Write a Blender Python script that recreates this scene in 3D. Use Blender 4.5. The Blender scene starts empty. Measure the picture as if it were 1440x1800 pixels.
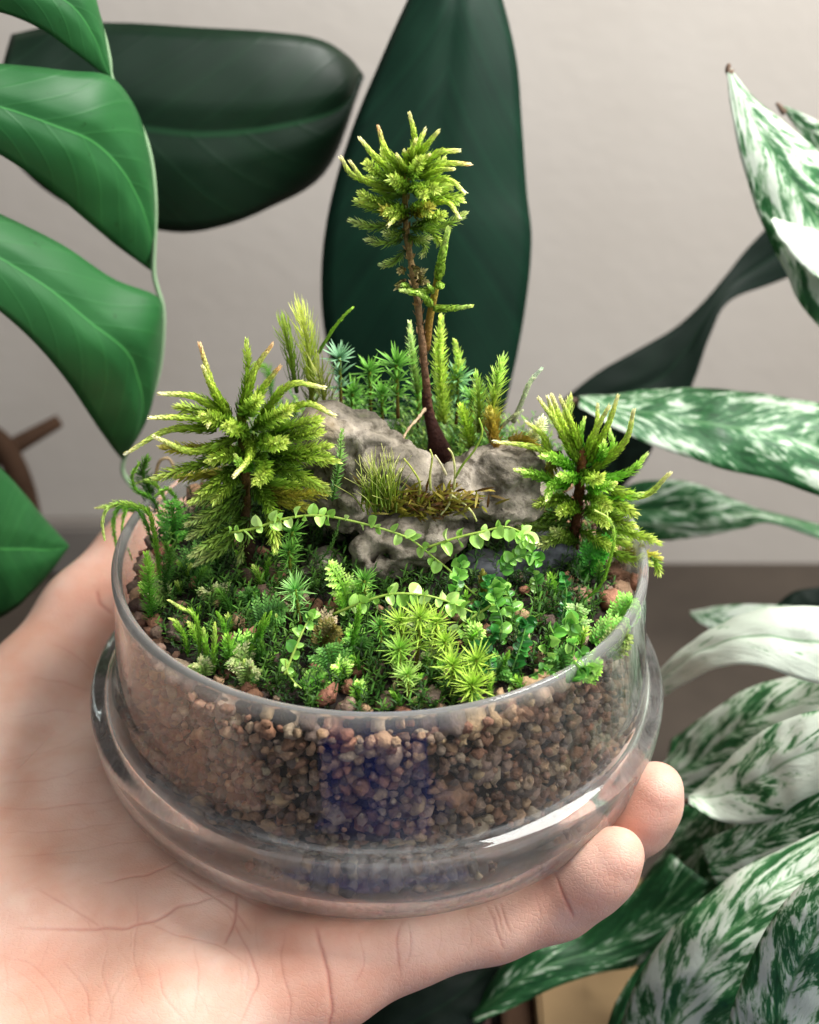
import bpy, bmesh, math, random
import numpy as np
from mathutils import Vector, Matrix, noise as mnoise
from mathutils.bvhtree import BVHTree
from mathutils.kdtree import KDTree

random.seed(7)
RNG = np.random.default_rng(7)
MM = 0.001
sc = bpy.context.scene
col = sc.collection

# ------------------------------------------------------------------ camera
CAM = np.array([4.86, -247.76, 210.07])      # millimetres
PITCH = math.radians(32.0)
FPX = 2770.0                                 # focal length in pixels of the 1440x1800 photograph
cam_d = bpy.data.cameras.new("camera")
cam_d.sensor_fit = 'VERTICAL'
cam_d.sensor_height = 24.0
cam_d.sensor_width = 19.2
cam_d.lens = FPX / 1800.0 * 24.0
cam_d.clip_start = 0.01
cam_d.clip_end = 20.0
cam_d.dof.use_dof = True
cam_d.dof.focus_distance = 0.278
cam_d.dof.aperture_fstop = 11.5
cam_o = bpy.data.objects.new("camera", cam_d)
cam_o.location = Vector(CAM) * MM
cam_o.rotation_euler = (math.radians(90) - PITCH, 0, 0)
col.objects.link(cam_o)
sc.camera = cam_o

# ------------------------------------------------------------------ room light
world = bpy.data.worlds.new("World")
sc.world = world
world.use_nodes = True
bg = world.node_tree.nodes["Background"]
bg.inputs[0].default_value = (0.80, 0.86, 1.0, 1)
bg.inputs[1].default_value = 0.15


def area(name, loc, target, size, size_y, power, color):
    l = bpy.data.lights.new(name, 'AREA')
    l.shape = 'RECTANGLE'
    l.size, l.size_y, l.energy, l.color = size, size_y, power, color
    o = bpy.data.objects.new(name, l)
    o.location = loc
    d = Vector(target) - Vector(loc)
    o.rotation_euler = d.to_track_quat('-Z', 'Y').to_euler()
    col.objects.link(o)
    return o


area("window_light", (0.23, 0.02, 0.40), (-0.02, 0.0, 0.0), 0.18, 0.18, 3.2, (1.0, 0.98, 0.945))
area("side_window_light", (0.62, -0.34, 0.30), (0, 0.0, 0.02), 0.70, 0.60, 3.0, (0.96, 0.98, 1.0))
area("ceiling_bounce_fill", (-0.08, -0.42, 0.74), (0, -0.02, 0.02), 0.85, 0.42, 2.0, (0.97, 0.98, 1.0))  # unseen fill added for ceiling bounce and a bright band on the foot

sc.view_settings.view_transform = 'Standard'
sc.view_settings.look = 'None'
sc.view_settings.exposure = 0.24
sc.view_settings.gamma = 1.0
sc.view_settings.use_curve_mapping = False
sc.cycles.use_denoising = True
sc.cycles.max_bounces = 14
sc.cycles.diffuse_bounces = 4
sc.cycles.glossy_bounces = 6
sc.cycles.transmission_bounces = 12
sc.cycles.transparent_max_bounces = 16
sc.cycles.caustics_refractive = True
sc.cycles.caustics_reflective = False
sc.cycles.blur_glossy = 0.5
sc.cycles.sample_clamp_indirect = 30.0

# ------------------------------------------------------------------ camera rays: where a point of the place stands
_c, _s = math.cos(PITCH), math.sin(PITCH)
FW = np.array([0, _c, -_s]); UP = np.array([0, _s, _c]); RT = np.array([1.0, 0, 0])


def ray(px, py):
    return FW + RT * (px - 720) / FPX + UP * (900 - py) / FPX


def UZ(px, py, z):
    d = ray(px, py)
    return CAM + d * ((z - CAM[2]) / d[2])


def UY(px, py, y):
    d = ray(px, py)
    return CAM + d * ((y - CAM[1]) / d[1])


def soil_z(x, y):
    r = math.hypot(x, y)
    return 41.0 + 4.5 * (1 - min(1, (r / 48.0)) ** 2) + 1.2 * max(0.0, y) / 10.0


def US(px, py):
    z = 44.0
    for _ in range(6):
        p = UZ(px, py, z)
        z = soil_z(p[0], p[1])
    return UZ(px, py, z)


# ------------------------------------------------------------------ colours and materials
def lin(h, a=1.0):
    if isinstance(h, str):
        h = h.lstrip('#')
        v = [int(h[i:i + 2], 16) / 255 for i in (0, 2, 4)]
    else:
        v = [x / 255 for x in h]
    return np.array([x / 12.92 if x <= 0.04045 else ((x + 0.055) / 1.055) ** 2.4 for x in v])


def rgba(h):
    return (*lin(h), 1.0)


class NT:
    def __init__(self, name):
        self.m = bpy.data.materials.new(name)
        self.m.use_nodes = True
        self.t = self.m.node_tree
        self.b = self.t.nodes["Principled BSDF"]
        self.out = self.t.nodes["Material Output"]

    def n(self, kind, **kw):
        nd = self.t.nodes.new(kind)
        for k, v in kw.items():
            if k.startswith('_'):
                setattr(nd, k[1:], v)
            else:
                key = int(k[1:]) if k[0] == 'i' and k[1:].isdigit() else k.replace('__', ' ')
                nd.inputs[key].default_value = v
        return nd

    def l(self, a, b):
        self.t.links.new(a, b)

    def ramp(self, fac, stops, interp='LINEAR'):
        r = self.t.nodes.new('ShaderNodeValToRGB')
        r.color_ramp.interpolation = interp
        el = r.color_ramp.elements
        while len(el) < len(stops):
            el.new(0.5)
        for e, (p, c) in zip(el, stops):
            e.position = p
            e.color = c if len(c) == 4 else (*c, 1)
        self.l(fac, r.inputs[0])
        return r

    def mix(self, fac, a, b, mode='MIX'):
        m = self.t.nodes.new('ShaderNodeMix')
        m.data_type = 'RGBA'
        m.blend_type = mode
        for v, k in ((fac, 0), (a, 6), (b, 7)):
            if hasattr(v, 'links'):
                self.l(v, m.inputs[k])
            else:
                m.inputs[k].default_value = v
        return m.outputs[2]

    def noise(self, scale, detail=4, rough=0.55, vec=None, dist=0.0):
        nd = self.n('ShaderNodeTexNoise', Scale=scale, Detail=detail, Roughness=rough, Distortion=dist)
        if vec is not None:
            self.l(vec, nd.inputs['Vector'])
        return nd

    def coord(self, which='Object'):
        return self.t.nodes.new('ShaderNodeTexCoord').outputs[which]

    def bump(self, height, strength, dist, to=None, normal=None):
        b = self.n('ShaderNodeBump', Strength=strength, Distance=dist)
        self.l(height, b.inputs['Height'])
        if normal is not None:
            self.l(normal, b.inputs['Normal'])
        if to is None:
            self.l(b.outputs[0], self.b.inputs['Normal'])
        return b.outputs[0]


def mat_moss(name, rough=0.5, trans=0.32, spec=0.35):
    t = NT(name)
    at = t.n('ShaderNodeAttribute')
    at.attribute_name = 'Col'
    nz = t.noise(900, 3, 0.6, t.coord())
    rp = t.ramp(nz.outputs[0], [(0.3, (1.0, 1.0, 0.95)), (0.7, (1.7, 1.65, 1.4))])
    c = t.mix(1.0, at.outputs[0], rp.outputs[0], 'MULTIPLY')
    hs = t.n('ShaderNodeHueSaturation', Hue=0.496, Saturation=0.97, Value=1.0); t.l(c, hs.inputs['Color']); c = hs.outputs[0]
    t.l(c, t.b.inputs['Base Color'])
    t.b.inputs['Roughness'].default_value = rough
    t.b.inputs['Specular IOR Level'].default_value = spec
    tr = t.n('ShaderNodeBsdfTranslucent')
    t.l(c, tr.inputs[0])
    ms = t.n('ShaderNodeMixShader')
    ms.inputs[0].default_value = trans
    t.l(t.b.outputs[0], ms.inputs[1]); t.l(tr.outputs[0], ms.inputs[2])
    t.l(ms.outputs[0], t.out.inputs[0])
    return t.m


M_MOSS = mat_moss('moss_leaf')
M_ROUND = mat_moss('moss_round_leaf', 0.28, 0.33, 0.55)
M_STEM = mat_moss('moss_stem', 0.75, 0.0, 0.2)
_nt = M_STEM.node_tree
_n = _nt.nodes.new('ShaderNodeTexNoise'); _n.inputs['Scale'].default_value = 1300; _n.inputs['Detail'].default_value = 4
_tc = _nt.nodes.new('ShaderNodeTexCoord'); _nt.links.new(_tc.outputs['Object'], _n.inputs['Vector'])
_b = _nt.nodes.new('ShaderNodeBump'); _b.inputs['Strength'].default_value = 0.9; _b.inputs['Distance'].default_value = 0.0005
_nt.links.new(_n.outputs[0], _b.inputs['Height']); _nt.links.new(_b.outputs[0], _nt.nodes['Principled BSDF'].inputs['Normal'])


def mat_rock():
    t = NT('rock_stone')
    co = t.coord()
    n1 = t.noise(90, 6, 0.65, co, 0.4)
    n2 = t.noise(420, 5, 0.7, co)
    n3 = t.noise(45, 3, 0.5, co)
    base = t.ramp(n1.outputs[0], [(0.28, rgba('433f37')), (0.45, rgba('7d7567')), (0.6, rgba('a2988a')), (0.78, rgba('bdb3a1'))])
    spk = t.ramp(n2.outputs[0], [(0.36, (0.36, 0.34, 0.31, 1)), (0.50, (0.9, 0.9, 0.9, 1)), (0.7, (1.15, 1.13, 1.1, 1))])
    c = t.mix(1.0, base.outputs[0], spk.outputs[0], 'MULTIPLY')
    tan = t.ramp(n3.outputs[0], [(0.56, (0, 0, 0, 1)), (0.70, (1, 1, 1, 1))])
    f1 = t.n('ShaderNodeMath', _operation='MULTIPLY', i1=0.5)
    t.l(tan.outputs[0], f1.inputs[0])
    c = t.mix(f1.outputs[0], c, rgba('a98f62'))
    n4 = t.noise(70, 4, 0.6, co)
    gr = t.ramp(n4.outputs[0], [(0.60, (0, 0, 0, 1)), (0.74, (0.6, 0.6, 0.6, 1))])
    c = t.mix(gr.outputs[0], c, rgba('55602f'))
    t.l(c, t.b.inputs['Base Color'])
    t.b.inputs['Roughness'].default_value = 0.82
    t.b.inputs['Specular IOR Level'].default_value = 0.25
    nb = t.bump(n1.outputs[0], 0.8, 0.0016, to=0)
    t.bump(n2.outputs[0], 0.55, 0.0005, normal=nb)
    return t.m


M_ROCK = mat_rock()


def mat_slate():
    t = NT('dark_slate')
    co = t.coord()
    n1 = t.noise(150, 6, 0.65, co)
    r = t.ramp(n1.outputs[0], [(0.3, rgba('2c2e33')), (0.55, rgba('53565c')), (0.75, rgba('7f7d78'))])
    t.l(r.outputs[0], t.b.inputs['Base Color'])
    t.b.inputs['Roughness'].default_value = 0.7
    t.bump(n1.outputs[0], 0.6, 0.0008)
    return t.m


M_SLATE = mat_slate()


def mat_granule():
    t = NT('clay_granule')
    at = t.n('ShaderNodeAttribute'); at.attribute_name = 'Col'
    co = t.coord()
    n1 = t.noise(600, 5, 0.7, co)
    r = t.ramp(n1.outputs[0], [(0.3, (0.7, 0.64, 0.6, 1)), (0.7, (1.9, 1.8, 1.72, 1))])
    c = t.mix(1.0, at.outputs[0], r.outputs[0], 'MULTIPLY')
    t.l(c, t.b.inputs['Base Color'])
    t.b.inputs['Roughness'].default_value = 0.75
    t.b.inputs['Specular IOR Level'].default_value = 0.3
    t.bump(n1.outputs[0], 1.0, 0.0011)
    return t.m


M_GRAN = mat_granule()


def mat_soil():
    t = NT('dark_soil')
    n1 = t.noise(350, 6, 0.7, t.coord())
    r = t.ramp(n1.outputs[0], [(0.3, rgba('0d0906')), (0.6, rgba('2a1b12')), (0.8, rgba('4a3120'))])
    t.l(r.outputs[0], t.b.inputs['Base Color'])
    t.b.inputs['Roughness'].default_value = 0.9
    t.bump(n1.outputs[0], 1.0, 0.002)
    return t.m


M_SOIL = mat_soil()


def mat_glass():
    """clear glass of the bowl with a dried mineral film: noise decides where the film lies"""
    t = NT('bowl_glass')
    t.t.nodes.remove(t.b)
    co = t.coord()
    gl = t.n('ShaderNodeBsdfGlass', Roughness=0.012, IOR=1.35)
    gl.inputs['Color'].default_value = (0.97, 0.985, 0.98, 1)
    wv = t.noise(42, 2, 0.5, co)
    gb = t.bump(wv.outputs[0], 0.10, 0.0012, to=0)
    t.l(gb, gl.inputs['Normal'])
    n1 = t.noise(55, 6, 0.65, co, 0.6)
    n2 = t.noise(380, 5, 0.7, co, 1.2)
    sep = t.n('ShaderNodeSeparateXYZ'); t.l(co, sep.inputs[0])
    # the film is thick low in the bowl, where water stands, and thin towards the rim
    mr = t.ramp(sep.outputs[2], [(0.0, (0.14, 0.14, 0.14, 1)), (0.010, (0.20, 0.20, 0.20, 1)), (0.0195, (0.20, 0.20, 0.20, 1)), (0.023, (0.10, 0.10, 0.10, 1)), (0.044, (0.05, 0.05, 0.05, 1))])
    base = t.ramp(sep.outputs[2], [(0.0, (0.02, 0.02, 0.02, 1)), (0.0185, (0.03, 0.03, 0.03, 1)), (0.0215, (0.0, 0.0, 0.0, 1)), (0.0458, (0.0, 0.0, 0.0, 1)), (0.0473, (0.30, 0.30, 0.30, 1))])  # even whitening; at the rim it stands in for bright reflections
    r1 = t.ramp(n1.outputs[0], [(0.36, (0.12, 0.12, 0.12, 1)), (0.64, (1, 1, 1, 1))])
    r2 = t.ramp(n2.outputs[0], [(0.42, (0.25, 0.25, 0.25, 1)), (0.56, (1, 1, 1, 1))])
    m1 = t.n('ShaderNodeMath', _operation='MULTIPLY'); t.l(r1.outputs[0], m1.inputs[0]); t.l(r2.outputs[0], m1.inputs[1])
    m2 = t.n('ShaderNodeMath', _operation='MULTIPLY'); t.l(m1.outputs[0], m2.inputs[0]); t.l(mr.outputs[0], m2.inputs[1])
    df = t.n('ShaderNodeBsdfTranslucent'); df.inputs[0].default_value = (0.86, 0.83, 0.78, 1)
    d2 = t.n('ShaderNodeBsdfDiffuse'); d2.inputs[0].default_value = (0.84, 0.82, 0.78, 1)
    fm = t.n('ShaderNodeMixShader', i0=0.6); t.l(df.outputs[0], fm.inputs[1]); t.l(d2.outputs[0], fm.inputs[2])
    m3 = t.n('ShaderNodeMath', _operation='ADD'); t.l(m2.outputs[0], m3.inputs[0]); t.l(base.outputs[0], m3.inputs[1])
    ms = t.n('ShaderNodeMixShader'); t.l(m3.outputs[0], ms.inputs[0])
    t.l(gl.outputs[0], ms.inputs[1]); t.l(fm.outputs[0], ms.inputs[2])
    t.l(ms.outputs[0], t.out.inputs[0])
    return t.m


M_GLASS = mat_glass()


def mat_skin():
    t = NT('skin')
    co = t.coord()
    n1 = t.noise(38, 4, 0.6, co)
    n2 = t.noise(150, 4, 0.6, co)
    c1 = t.ramp(n1.outputs[0], [(0.30, rgba('d6a48c')), (0.5, rgba('dcb39e')), (0.70, rgba('e4c4b2'))])
    c2 = t.ramp(n2.outputs[0], [(0.35, (0.97, 0.91, 0.89, 1)), (0.6, (1.0, 1.0, 1.0, 1))])
    c = t.mix(1.0, c1.outputs[0], c2.outputs[0], 'MULTIPLY')
    at = t.n('ShaderNodeAttribute'); at.attribute_name = 'Col'
    c = t.mix(1.0, c, at.outputs[0], 'MULTIPLY')
    t.l(c, t.b.inputs['Base Color'])
    t.b.inputs['Roughness'].default_value = 0.50
    t.b.inputs['Specular IOR Level'].default_value = 0.30
    t.b.inputs['Subsurface Weight'].default_value = 0.35
    t.b.inputs['Subsurface Radius'].default_value = (1.0, 0.32, 0.18)
    t.b.inputs['Subsurface Scale'].default_value = 0.0025
    # fine ridges and pores
    mp = t.n('ShaderNodeMapping'); mp.inputs['Scale'].default_value = (1.0, 1.7, 1.0)
    mp.inputs['Rotation'].default_value = (0, 0, 0.35)
    t.l(co, mp.inputs[0])
    vo = t.n('ShaderNodeTexVoronoi', Scale=950.0, _feature='DISTANCE_TO_EDGE'); t.l(mp.outputs[0], vo.inputs['Vector'])
    vr = t.ramp(vo.outputs[0], [(0.0, (0, 0, 0, 1)), (0.16, (1, 1, 1, 1))])
    n3 = t.noise(320, 4, 0.6, mp.outputs[0], 1.5)
    nb = t.bump(vr.outputs[0], 0.16, 0.00025, to=0)
    mp2 = t.n('ShaderNodeMapping'); mp2.inputs['Scale'].default_value = (1.0, 2.6, 1.4)
    mp2.inputs['Rotation'].default_value = (0, 0, -0.5)
    t.l(co, mp2.inputs[0])
    v2 = t.n('ShaderNodeTexVoronoi', Scale=260.0, Randomness=1.0, _feature='DISTANCE_TO_EDGE'); t.l(mp2.outputs[0], v2.inputs['Vector'])
    v2r = t.ramp(v2.outputs[0], [(0.0, (0, 0, 0, 1)), (0.05, (1, 1, 1, 1))])
    nb = t.bump(v2r.outputs[0], 0.12, 0.0003, to=0, normal=nb)
    t.bump(n3.outputs[0], 0.10, 0.0004, normal=nb)
    return t.m


M_SKIN = mat_skin()


def mat_plain(name, h, rough=0.5, spec=0.4, var=0.25, scale=60, bump=0.0):
    t = NT(name)
    n1 = t.noise(scale, 5, 0.6, t.coord())
    k = lin(h)
    r = t.ramp(n1.outputs[0], [(0.3, (*(k * (1 - var)), 1)), (0.7, (*np.minimum(1, k * (1 + var)), 1))])
    t.l(r.outputs[0], t.b.inputs['Base Color'])
    t.b.inputs['Roughness'].default_value = rough
    t.b.inputs['Specular IOR Level'].default_value = spec
    if bump:
        t.bump(n1.outputs[0], bump, 0.001)
    return t.m


def mat_leaf(name, dark, light, rib, rough=0.38, spec=0.5, ribw=0.03, veins=14.0, trans=0.10, vein=0.10):
    """plain green leaf: UV runs along (x) and across (y) the blade"""
    t = NT(name)
    uv = t.coord('UV')
    sp = t.n('ShaderNodeSeparateXYZ'); t.l(uv, sp.inputs[0])
    a = t.n('ShaderNodeMath', _operation='SUBTRACT', i1=0.5); t.l(sp.outputs[1], a.inputs[0])
    ab = t.n('ShaderNodeMath', _operation='ABSOLUTE'); t.l(a.outputs[0], ab.inputs[0])
    # oblique side veins
    v1 = t.n('ShaderNodeMath', _operation='MULTIPLY_ADD', i1=-0.55); t.l(ab.outputs[0], v1.inputs[0]); t.l(sp.outputs[0], v1.inputs[2])
    cb = t.n('ShaderNodeCombineXYZ'); t.l(v1.outputs[0], cb.inputs[0])
    n1 = t.noise(veins, 4, 0.6, cb.outputs[0])
    n2 = t.noise(30, 4, 0.55, t.coord())
    pp = t.n('ShaderNodeMath', _operation='PINGPONG', i1=0.06); t.l(v1.outputs[0], pp.inputs[0])
    vl = t.ramp(pp.outputs[0], [(0.0, (1, 1, 1, 1)), (0.012, (0, 0, 0, 1))])
    mx = t.n('ShaderNodeMath', _operation='MULTIPLY_ADD', i1=0.55); t.l(n1.outputs[0], mx.inputs[0])
    m2 = t.n('ShaderNodeMath', _operation='MULTIPLY', i1=0.45); t.l(n2.outputs[0], m2.inputs[0]); t.l(m2.outputs[0], mx.inputs[2])
    r = t.ramp(mx.outputs[0], [(0.32, rgba(dark)), (0.66, rgba(light))])
    rb = t.ramp(ab.outputs[0], [(ribw * 0.4, (1, 1, 1, 1)), (ribw, (0, 0, 0, 1))])
    vf = t.n('ShaderNodeMath', _operation='MULTIPLY', i1=vein); t.l(vl.outputs[0], vf.inputs[0])
    c = t.mix(vf.outputs[0], r.outputs[0], rgba(rib))
    sb = t.noise(420, 3, 0.6, t.coord())
    sr = t.ramp(sb.outputs[0], [(0.24, (0.62, 0.60, 0.5, 1)), (0.34, (1, 1, 1, 1))])
    c = t.mix(1.0, c, sr.outputs[0], 'MULTIPLY')
    c = t.mix(rb.outputs[0], c, rgba(rib))
    rgh = t.ramp(n2.outputs[0], [(0.3, (rough - .09,) * 3), (0.7, (rough + .1,) * 3)]); t.l(rgh.outputs[0], t.b.inputs['Roughness'])
    t.l(c, t.b.inputs['Base Color'])
    t.b.inputs['Roughness'].default_value = rough
    t.b.inputs['Specular IOR Level'].default_value = spec
    nb_ = t.bump(vl.outputs[0], min(1, vein * 1.2), 0.0004, to=0)
    t.bump(n1.outputs[0], 0.06, 0.0008, normal=nb_)
    if trans:
        tr = t.n('ShaderNodeBsdfTranslucent'); t.l(c, tr.inputs[0])
        ms = t.n('ShaderNodeMixShader', i0=trans)
        t.l(t.b.outputs[0], ms.inputs[1]); t.l(tr.outputs[0], ms.inputs[2]); t.l(ms.outputs[0], t.out.inputs[0])
    return t.m


def mat_variegated(name, white, green='306d3a', deep='154821', pale='d3ddcc', seed=0.0):
    """marbled leaf: streaks of white run obliquely from the midrib towards the edge"""
    t = NT(name)
    uv = t.coord('UV')
    sp = t.n('ShaderNodeSeparateXYZ'); t.l(uv, sp.inputs[0])
    a = t.n('ShaderNodeMath', _operation='SUBTRACT', i1=0.5); t.l(sp.outputs[1], a.inputs[0])
    ab = t.n('ShaderNodeMath', _operation='ABSOLUTE'); t.l(a.outputs[0], ab.inputs[0])
    v1 = t.n('ShaderNodeMath', _operation='MULTIPLY_ADD', i1=-0.55); t.l(ab.outputs[0], v1.inputs[0]); t.l(sp.outputs[0], v1.inputs[2])
    cb = t.n('ShaderNodeCombineXYZ'); t.l(v1.outputs[0], cb.inputs[0]); t.l(a.outputs[0], cb.inputs[1])
    cb.inputs[2].default_value = seed
    mp = t.n('ShaderNodeMapping'); mp.inputs['Scale'].default_value = (4.2, 2.6, 1.0); t.l(cb.outputs[0], mp.inputs[0])
    n1 = t.noise(1.0, 8, 0.66, mp.outputs[0], 1.1)
    mp2 = t.n('ShaderNodeMapping'); mp2.inputs['Scale'].default_value = (20.0, 8.0, 1.0); t.l(cb.outputs[0], mp2.inputs[0])
    n2 = t.noise(1.0, 6, 0.65, mp2.outputs[0], 0.8)
    ad = t.n('ShaderNodeMath', _operation='MULTIPLY_ADD', i1=0.36); t.l(n2.outputs[0], ad.inputs[0])
    m65 = t.n('ShaderNodeMath', _operation='MULTIPLY', i1=0.64); t.l(n1.outputs[0], m65.inputs[0]); t.l(m65.outputs[0], ad.inputs[2])
    w = 0.60 - 0.2 * white
    r = t.ramp(ad.outputs[0], [(w - 0.11, rgba(deep)), (w - 0.022, rgba(green)), (w + 0.010, rgba('9cba96')), (w + 0.045, rgba(pale))])
    rb = t.ramp(ab.outputs[0], [(0.008, (0.7, 0.7, 0.7, 1)), (0.03, (0, 0, 0, 1))])
    c = t.mix(rb.outputs[0], r.outputs[0], rgba('5f8f5c'))
    t.l(c, t.b.inputs['Base Color'])
    t.b.inputs['Roughness'].default_value = 0.42
    t.b.inputs['Specular IOR Level'].default_value = 0.45
    t.bump(n1.outputs[0], 0.35, 0.0025)
    tr = t.n('ShaderNodeBsdfTranslucent'); t.l(c, tr.inputs[0])
    ms = t.n('ShaderNodeMixShader', i0=0.15)
    t.l(t.b.outputs[0], ms.inputs[1]); t.l(tr.outputs[0], ms.inputs[2]); t.l(ms.outputs[0], t.out.inputs[0])
    return t.m


# ------------------------------------------------------------------ object helpers
def tag(o, label=None, cat=None, group=None, kind=None):
    if label: o['label'] = label
    if cat: o['category'] = cat
    if group: o['group'] = group
    if kind: o['kind'] = kind
    return o


def empty(name, loc_mm, label=None, cat=None, group=None):
    o = bpy.data.objects.new(name, None)
    o.empty_display_size = 0.005
    o.location = Vector(loc_mm) * MM
    col.objects.link(o)
    return tag(o, label, cat, group)


class Geo:
    """collects vertices (mm, world), faces and vertex colours"""
    def __init__(self):
        self.v = []; self.f = []; self.c = []

    def add(self, v, f, c):
        k = len(self.v)
        self.v.extend(map(tuple, v)); self.c.extend(map(tuple, c))
        self.f.extend([tuple(i + k for i in q) for q in f])

    def tube(self, pts, radii, cols, n=7, cap=True):
        pts = np.asarray(pts, float); m = len(pts)
        tan = np.gradient(pts, axis=0); tan /= np.linalg.norm(tan, axis=1)[:, None] + 1e-9
        ref = np.array([0, -0.6, 0.8]) if abs(tan[0] @ np.array([0, -0.6, 0.8])) < 0.9 else np.array([1.0, 0, 0])
        V = []; C = []
        for i in range(m):
            a = np.cross(tan[i], ref); a /= np.linalg.norm(a) + 1e-9
            b = np.cross(tan[i], a)
            for j in range(n):
                t = 2 * math.pi * j / n
                V.append(pts[i] + radii[i] * (math.cos(t) * a + math.sin(t) * b)); C.append(cols[i])
        F = [(i * n + j, i * n + (j + 1) % n, (i + 1) * n + (j + 1) % n, (i + 1) * n + j) for i in range(m - 1) for j in range(n)]
        if cap:
            F += [tuple(range(n))[::-1], tuple((m - 1) * n + j for j in range(n))]
        self.add(V, F, C)

    def blade(self, p, d, nrm, L, W, c0, c1, droop=0.0, fold=0.18):
        """a narrow pointed leaf: base p, direction d, upper side nrm"""
        d = d / (np.linalg.norm(d) + 1e-9)
        s = np.cross(d, nrm); s /= np.linalg.norm(s) + 1e-9
        n = np.cross(s, d)
        m1 = p + d * L * 0.4 + n * (fold * W)
        t1 = p + d * L * 0.78 - n * (droop * L * 0.5)
        t2 = p + d * L - n * (droop * L)
        cm = c0 * 0.5 + c1 * 0.5
        V = [p - s * W * .3, p + s * W * .3, m1 - s * W * .5, m1 + s * W * .5, t1 - s * W * .27, t1 + s * W * .27, t2]
        self.add(V, [(0, 1, 3, 2), (2, 3, 5, 4), (4, 5, 6)], [c0, c0, cm, cm, c1 * .8 + cm * .2, c1 * .8 + cm * .2, c1])

    def build(self, name, mat, parent=None, smooth=True, origin=None):
        me = bpy.data.meshes.new(name)
        off = np.zeros(3)
        if parent is not None:
            off = np.array(parent.location) / MM
            q = parent.parent
            while q is not None:
                off = off + np.array(q.location) / MM
                q = q.parent
        elif origin is not None:
            off = np.asarray(origin, float)
        V = (np.asarray(self.v, float) - off) * MM
        me.from_pydata(V.tolist(), [], self.f)
        at = me.color_attributes.new('Col', 'FLOAT_COLOR', 'POINT')
        C = np.ones((len(V), 4), np.float32); C[:, :3] = np.asarray(self.c, np.float32)[:, :3]
        at.data.foreach_set('color', C.ravel())
        if smooth:
            me.polygons.foreach_set('use_smooth', [True] * len(me.polygons))
        me.materials.append(mat)
        me.update()
        o = bpy.data.objects.new(name, me)
        col.objects.link(o)
        if parent is not None:
            o.parent = parent
        elif origin is not None:
            o.location = Vector(origin) * MM
        return o


def catmull(pts, n):
    pts = np.asarray(pts, float)
    if len(pts) == 2:
        t = np.linspace(0, 1, n)[:, None]
        return pts[0] * (1 - t) + pts[1] * t
    P = np.vstack([2 * pts[0] - pts[1], pts, 2 * pts[-1] - pts[-2]])
    d = np.sqrt(np.linalg.norm(np.diff(pts, axis=0), axis=1)) + 1e-6
    u = np.concatenate([[0], np.cumsum(d)]); u /= u[-1]
    out = []
    for t in np.linspace(0, 1, n):
        i = min(len(pts) - 2, max(0, int(np.searchsorted(u, t, 'right') - 1)))
        x = (t - u[i]) / (u[i + 1] - u[i])
        p0, p1, p2, p3 = P[i], P[i + 1], P[i + 2], P[i + 3]
        out.append(0.5 * (2 * p1 + (p2 - p0) * x + (2 * p0 - 5 * p1 + 4 * p2 - p3) * x * x + (3 * p1 - p0 - 3 * p2 + p3) * x ** 3))
    return np.array(out)


def unit(v):
    return v / (np.linalg.norm(v) + 1e-9)


def frame_of(t):
    r = np.array([0, 0, 1.0]) if abs(t[2]) < 0.9 else np.array([0, 1.0, 0])
    a = unit(np.cross(t, r)); b = np.cross(a, t)
    return a, b


def jit(c, s=0.12):
    return np.clip(c * (1 + RNG.normal(0, s)) * (1 + RNG.normal(0, s * 0.3, 3)), 0, 1)


def lerp3(cs, t):
    x = t * (len(cs) - 1); i = min(int(x), len(cs) - 2); x -= i
    return cs[i] * (1 - x) + cs[i + 1] * x

# ================================================================== setting: wall and floor
WALL_Y, FLOOR_Z = 250.0, -124.0


def mat_wall():
    t = NT('painted_plaster')
    co = t.coord()
    n1 = t.noise(6, 4, 0.5, co)
    n2 = t.noise(160, 4, 0.6, co)
    r = t.ramp(n1.outputs[0], [(0.35, rgba('b9b1a7')), (0.65, rgba('c5beb5'))])
    t.l(r.outputs[0], t.b.inputs['Base Color'])
    t.b.inputs['Roughness'].default_value = 0.85
    t.b.inputs['Specular IOR Level'].default_value = 0.15
    t.bump(n2.outputs[0], 0.25, 0.001)
    return t.m


def slab(name, lo, hi, mat, parent=None, bev=0.0):
    lo = np.array(lo, float); hi = np.array(hi, float)
    bm = bmesh.new()
    bmesh.ops.create_cube(bm, size=1.0)
    off = np.zeros(3) if parent is None else np.array(parent.location) / MM
    for v in bm.verts:
        v.co = Vector(((lo + hi) / 2 + np.array(v.co) * (hi - lo) - off) * MM)
    if bev:
        bmesh.ops.bevel(bm, geom=bm.edges[:], offset=bev * MM, segments=2, affect='EDGES')
    me = bpy.data.meshes.new(name)
    bm.to_mesh(me); bm.free()
    me.materials.append(mat)
    o = bpy.data.objects.new(name, me)
    col.objects.link(o)
    if parent is not None:
        o.parent = parent
    return o


M_WALL = mat_wall()
wall = tag(slab('wall', (-900, WALL_Y, -400), (900, WALL_Y + 40, 900), M_WALL), kind='structure')
M_FLOOR = mat_plain('brown_boards', '433b33', 0.6, 0.3, 0.35, 14, 0.3)
floor = tag(slab('floor', (-900, -700, FLOOR_Z - 20), (900, WALL_Y, FLOOR_Z), M_FLOOR), kind='structure')
M_SKIRT = mat_plain('skirting_paint', '7d766f', 0.5, 0.3, 0.06)
sk = tag(slab('skirting_board', (-900, WALL_Y - 9, FLOOR_Z + 0.4), (-70, WALL_Y - 0.3, FLOOR_Z + 22), M_SKIRT, None, 1.5), kind='structure')

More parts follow.
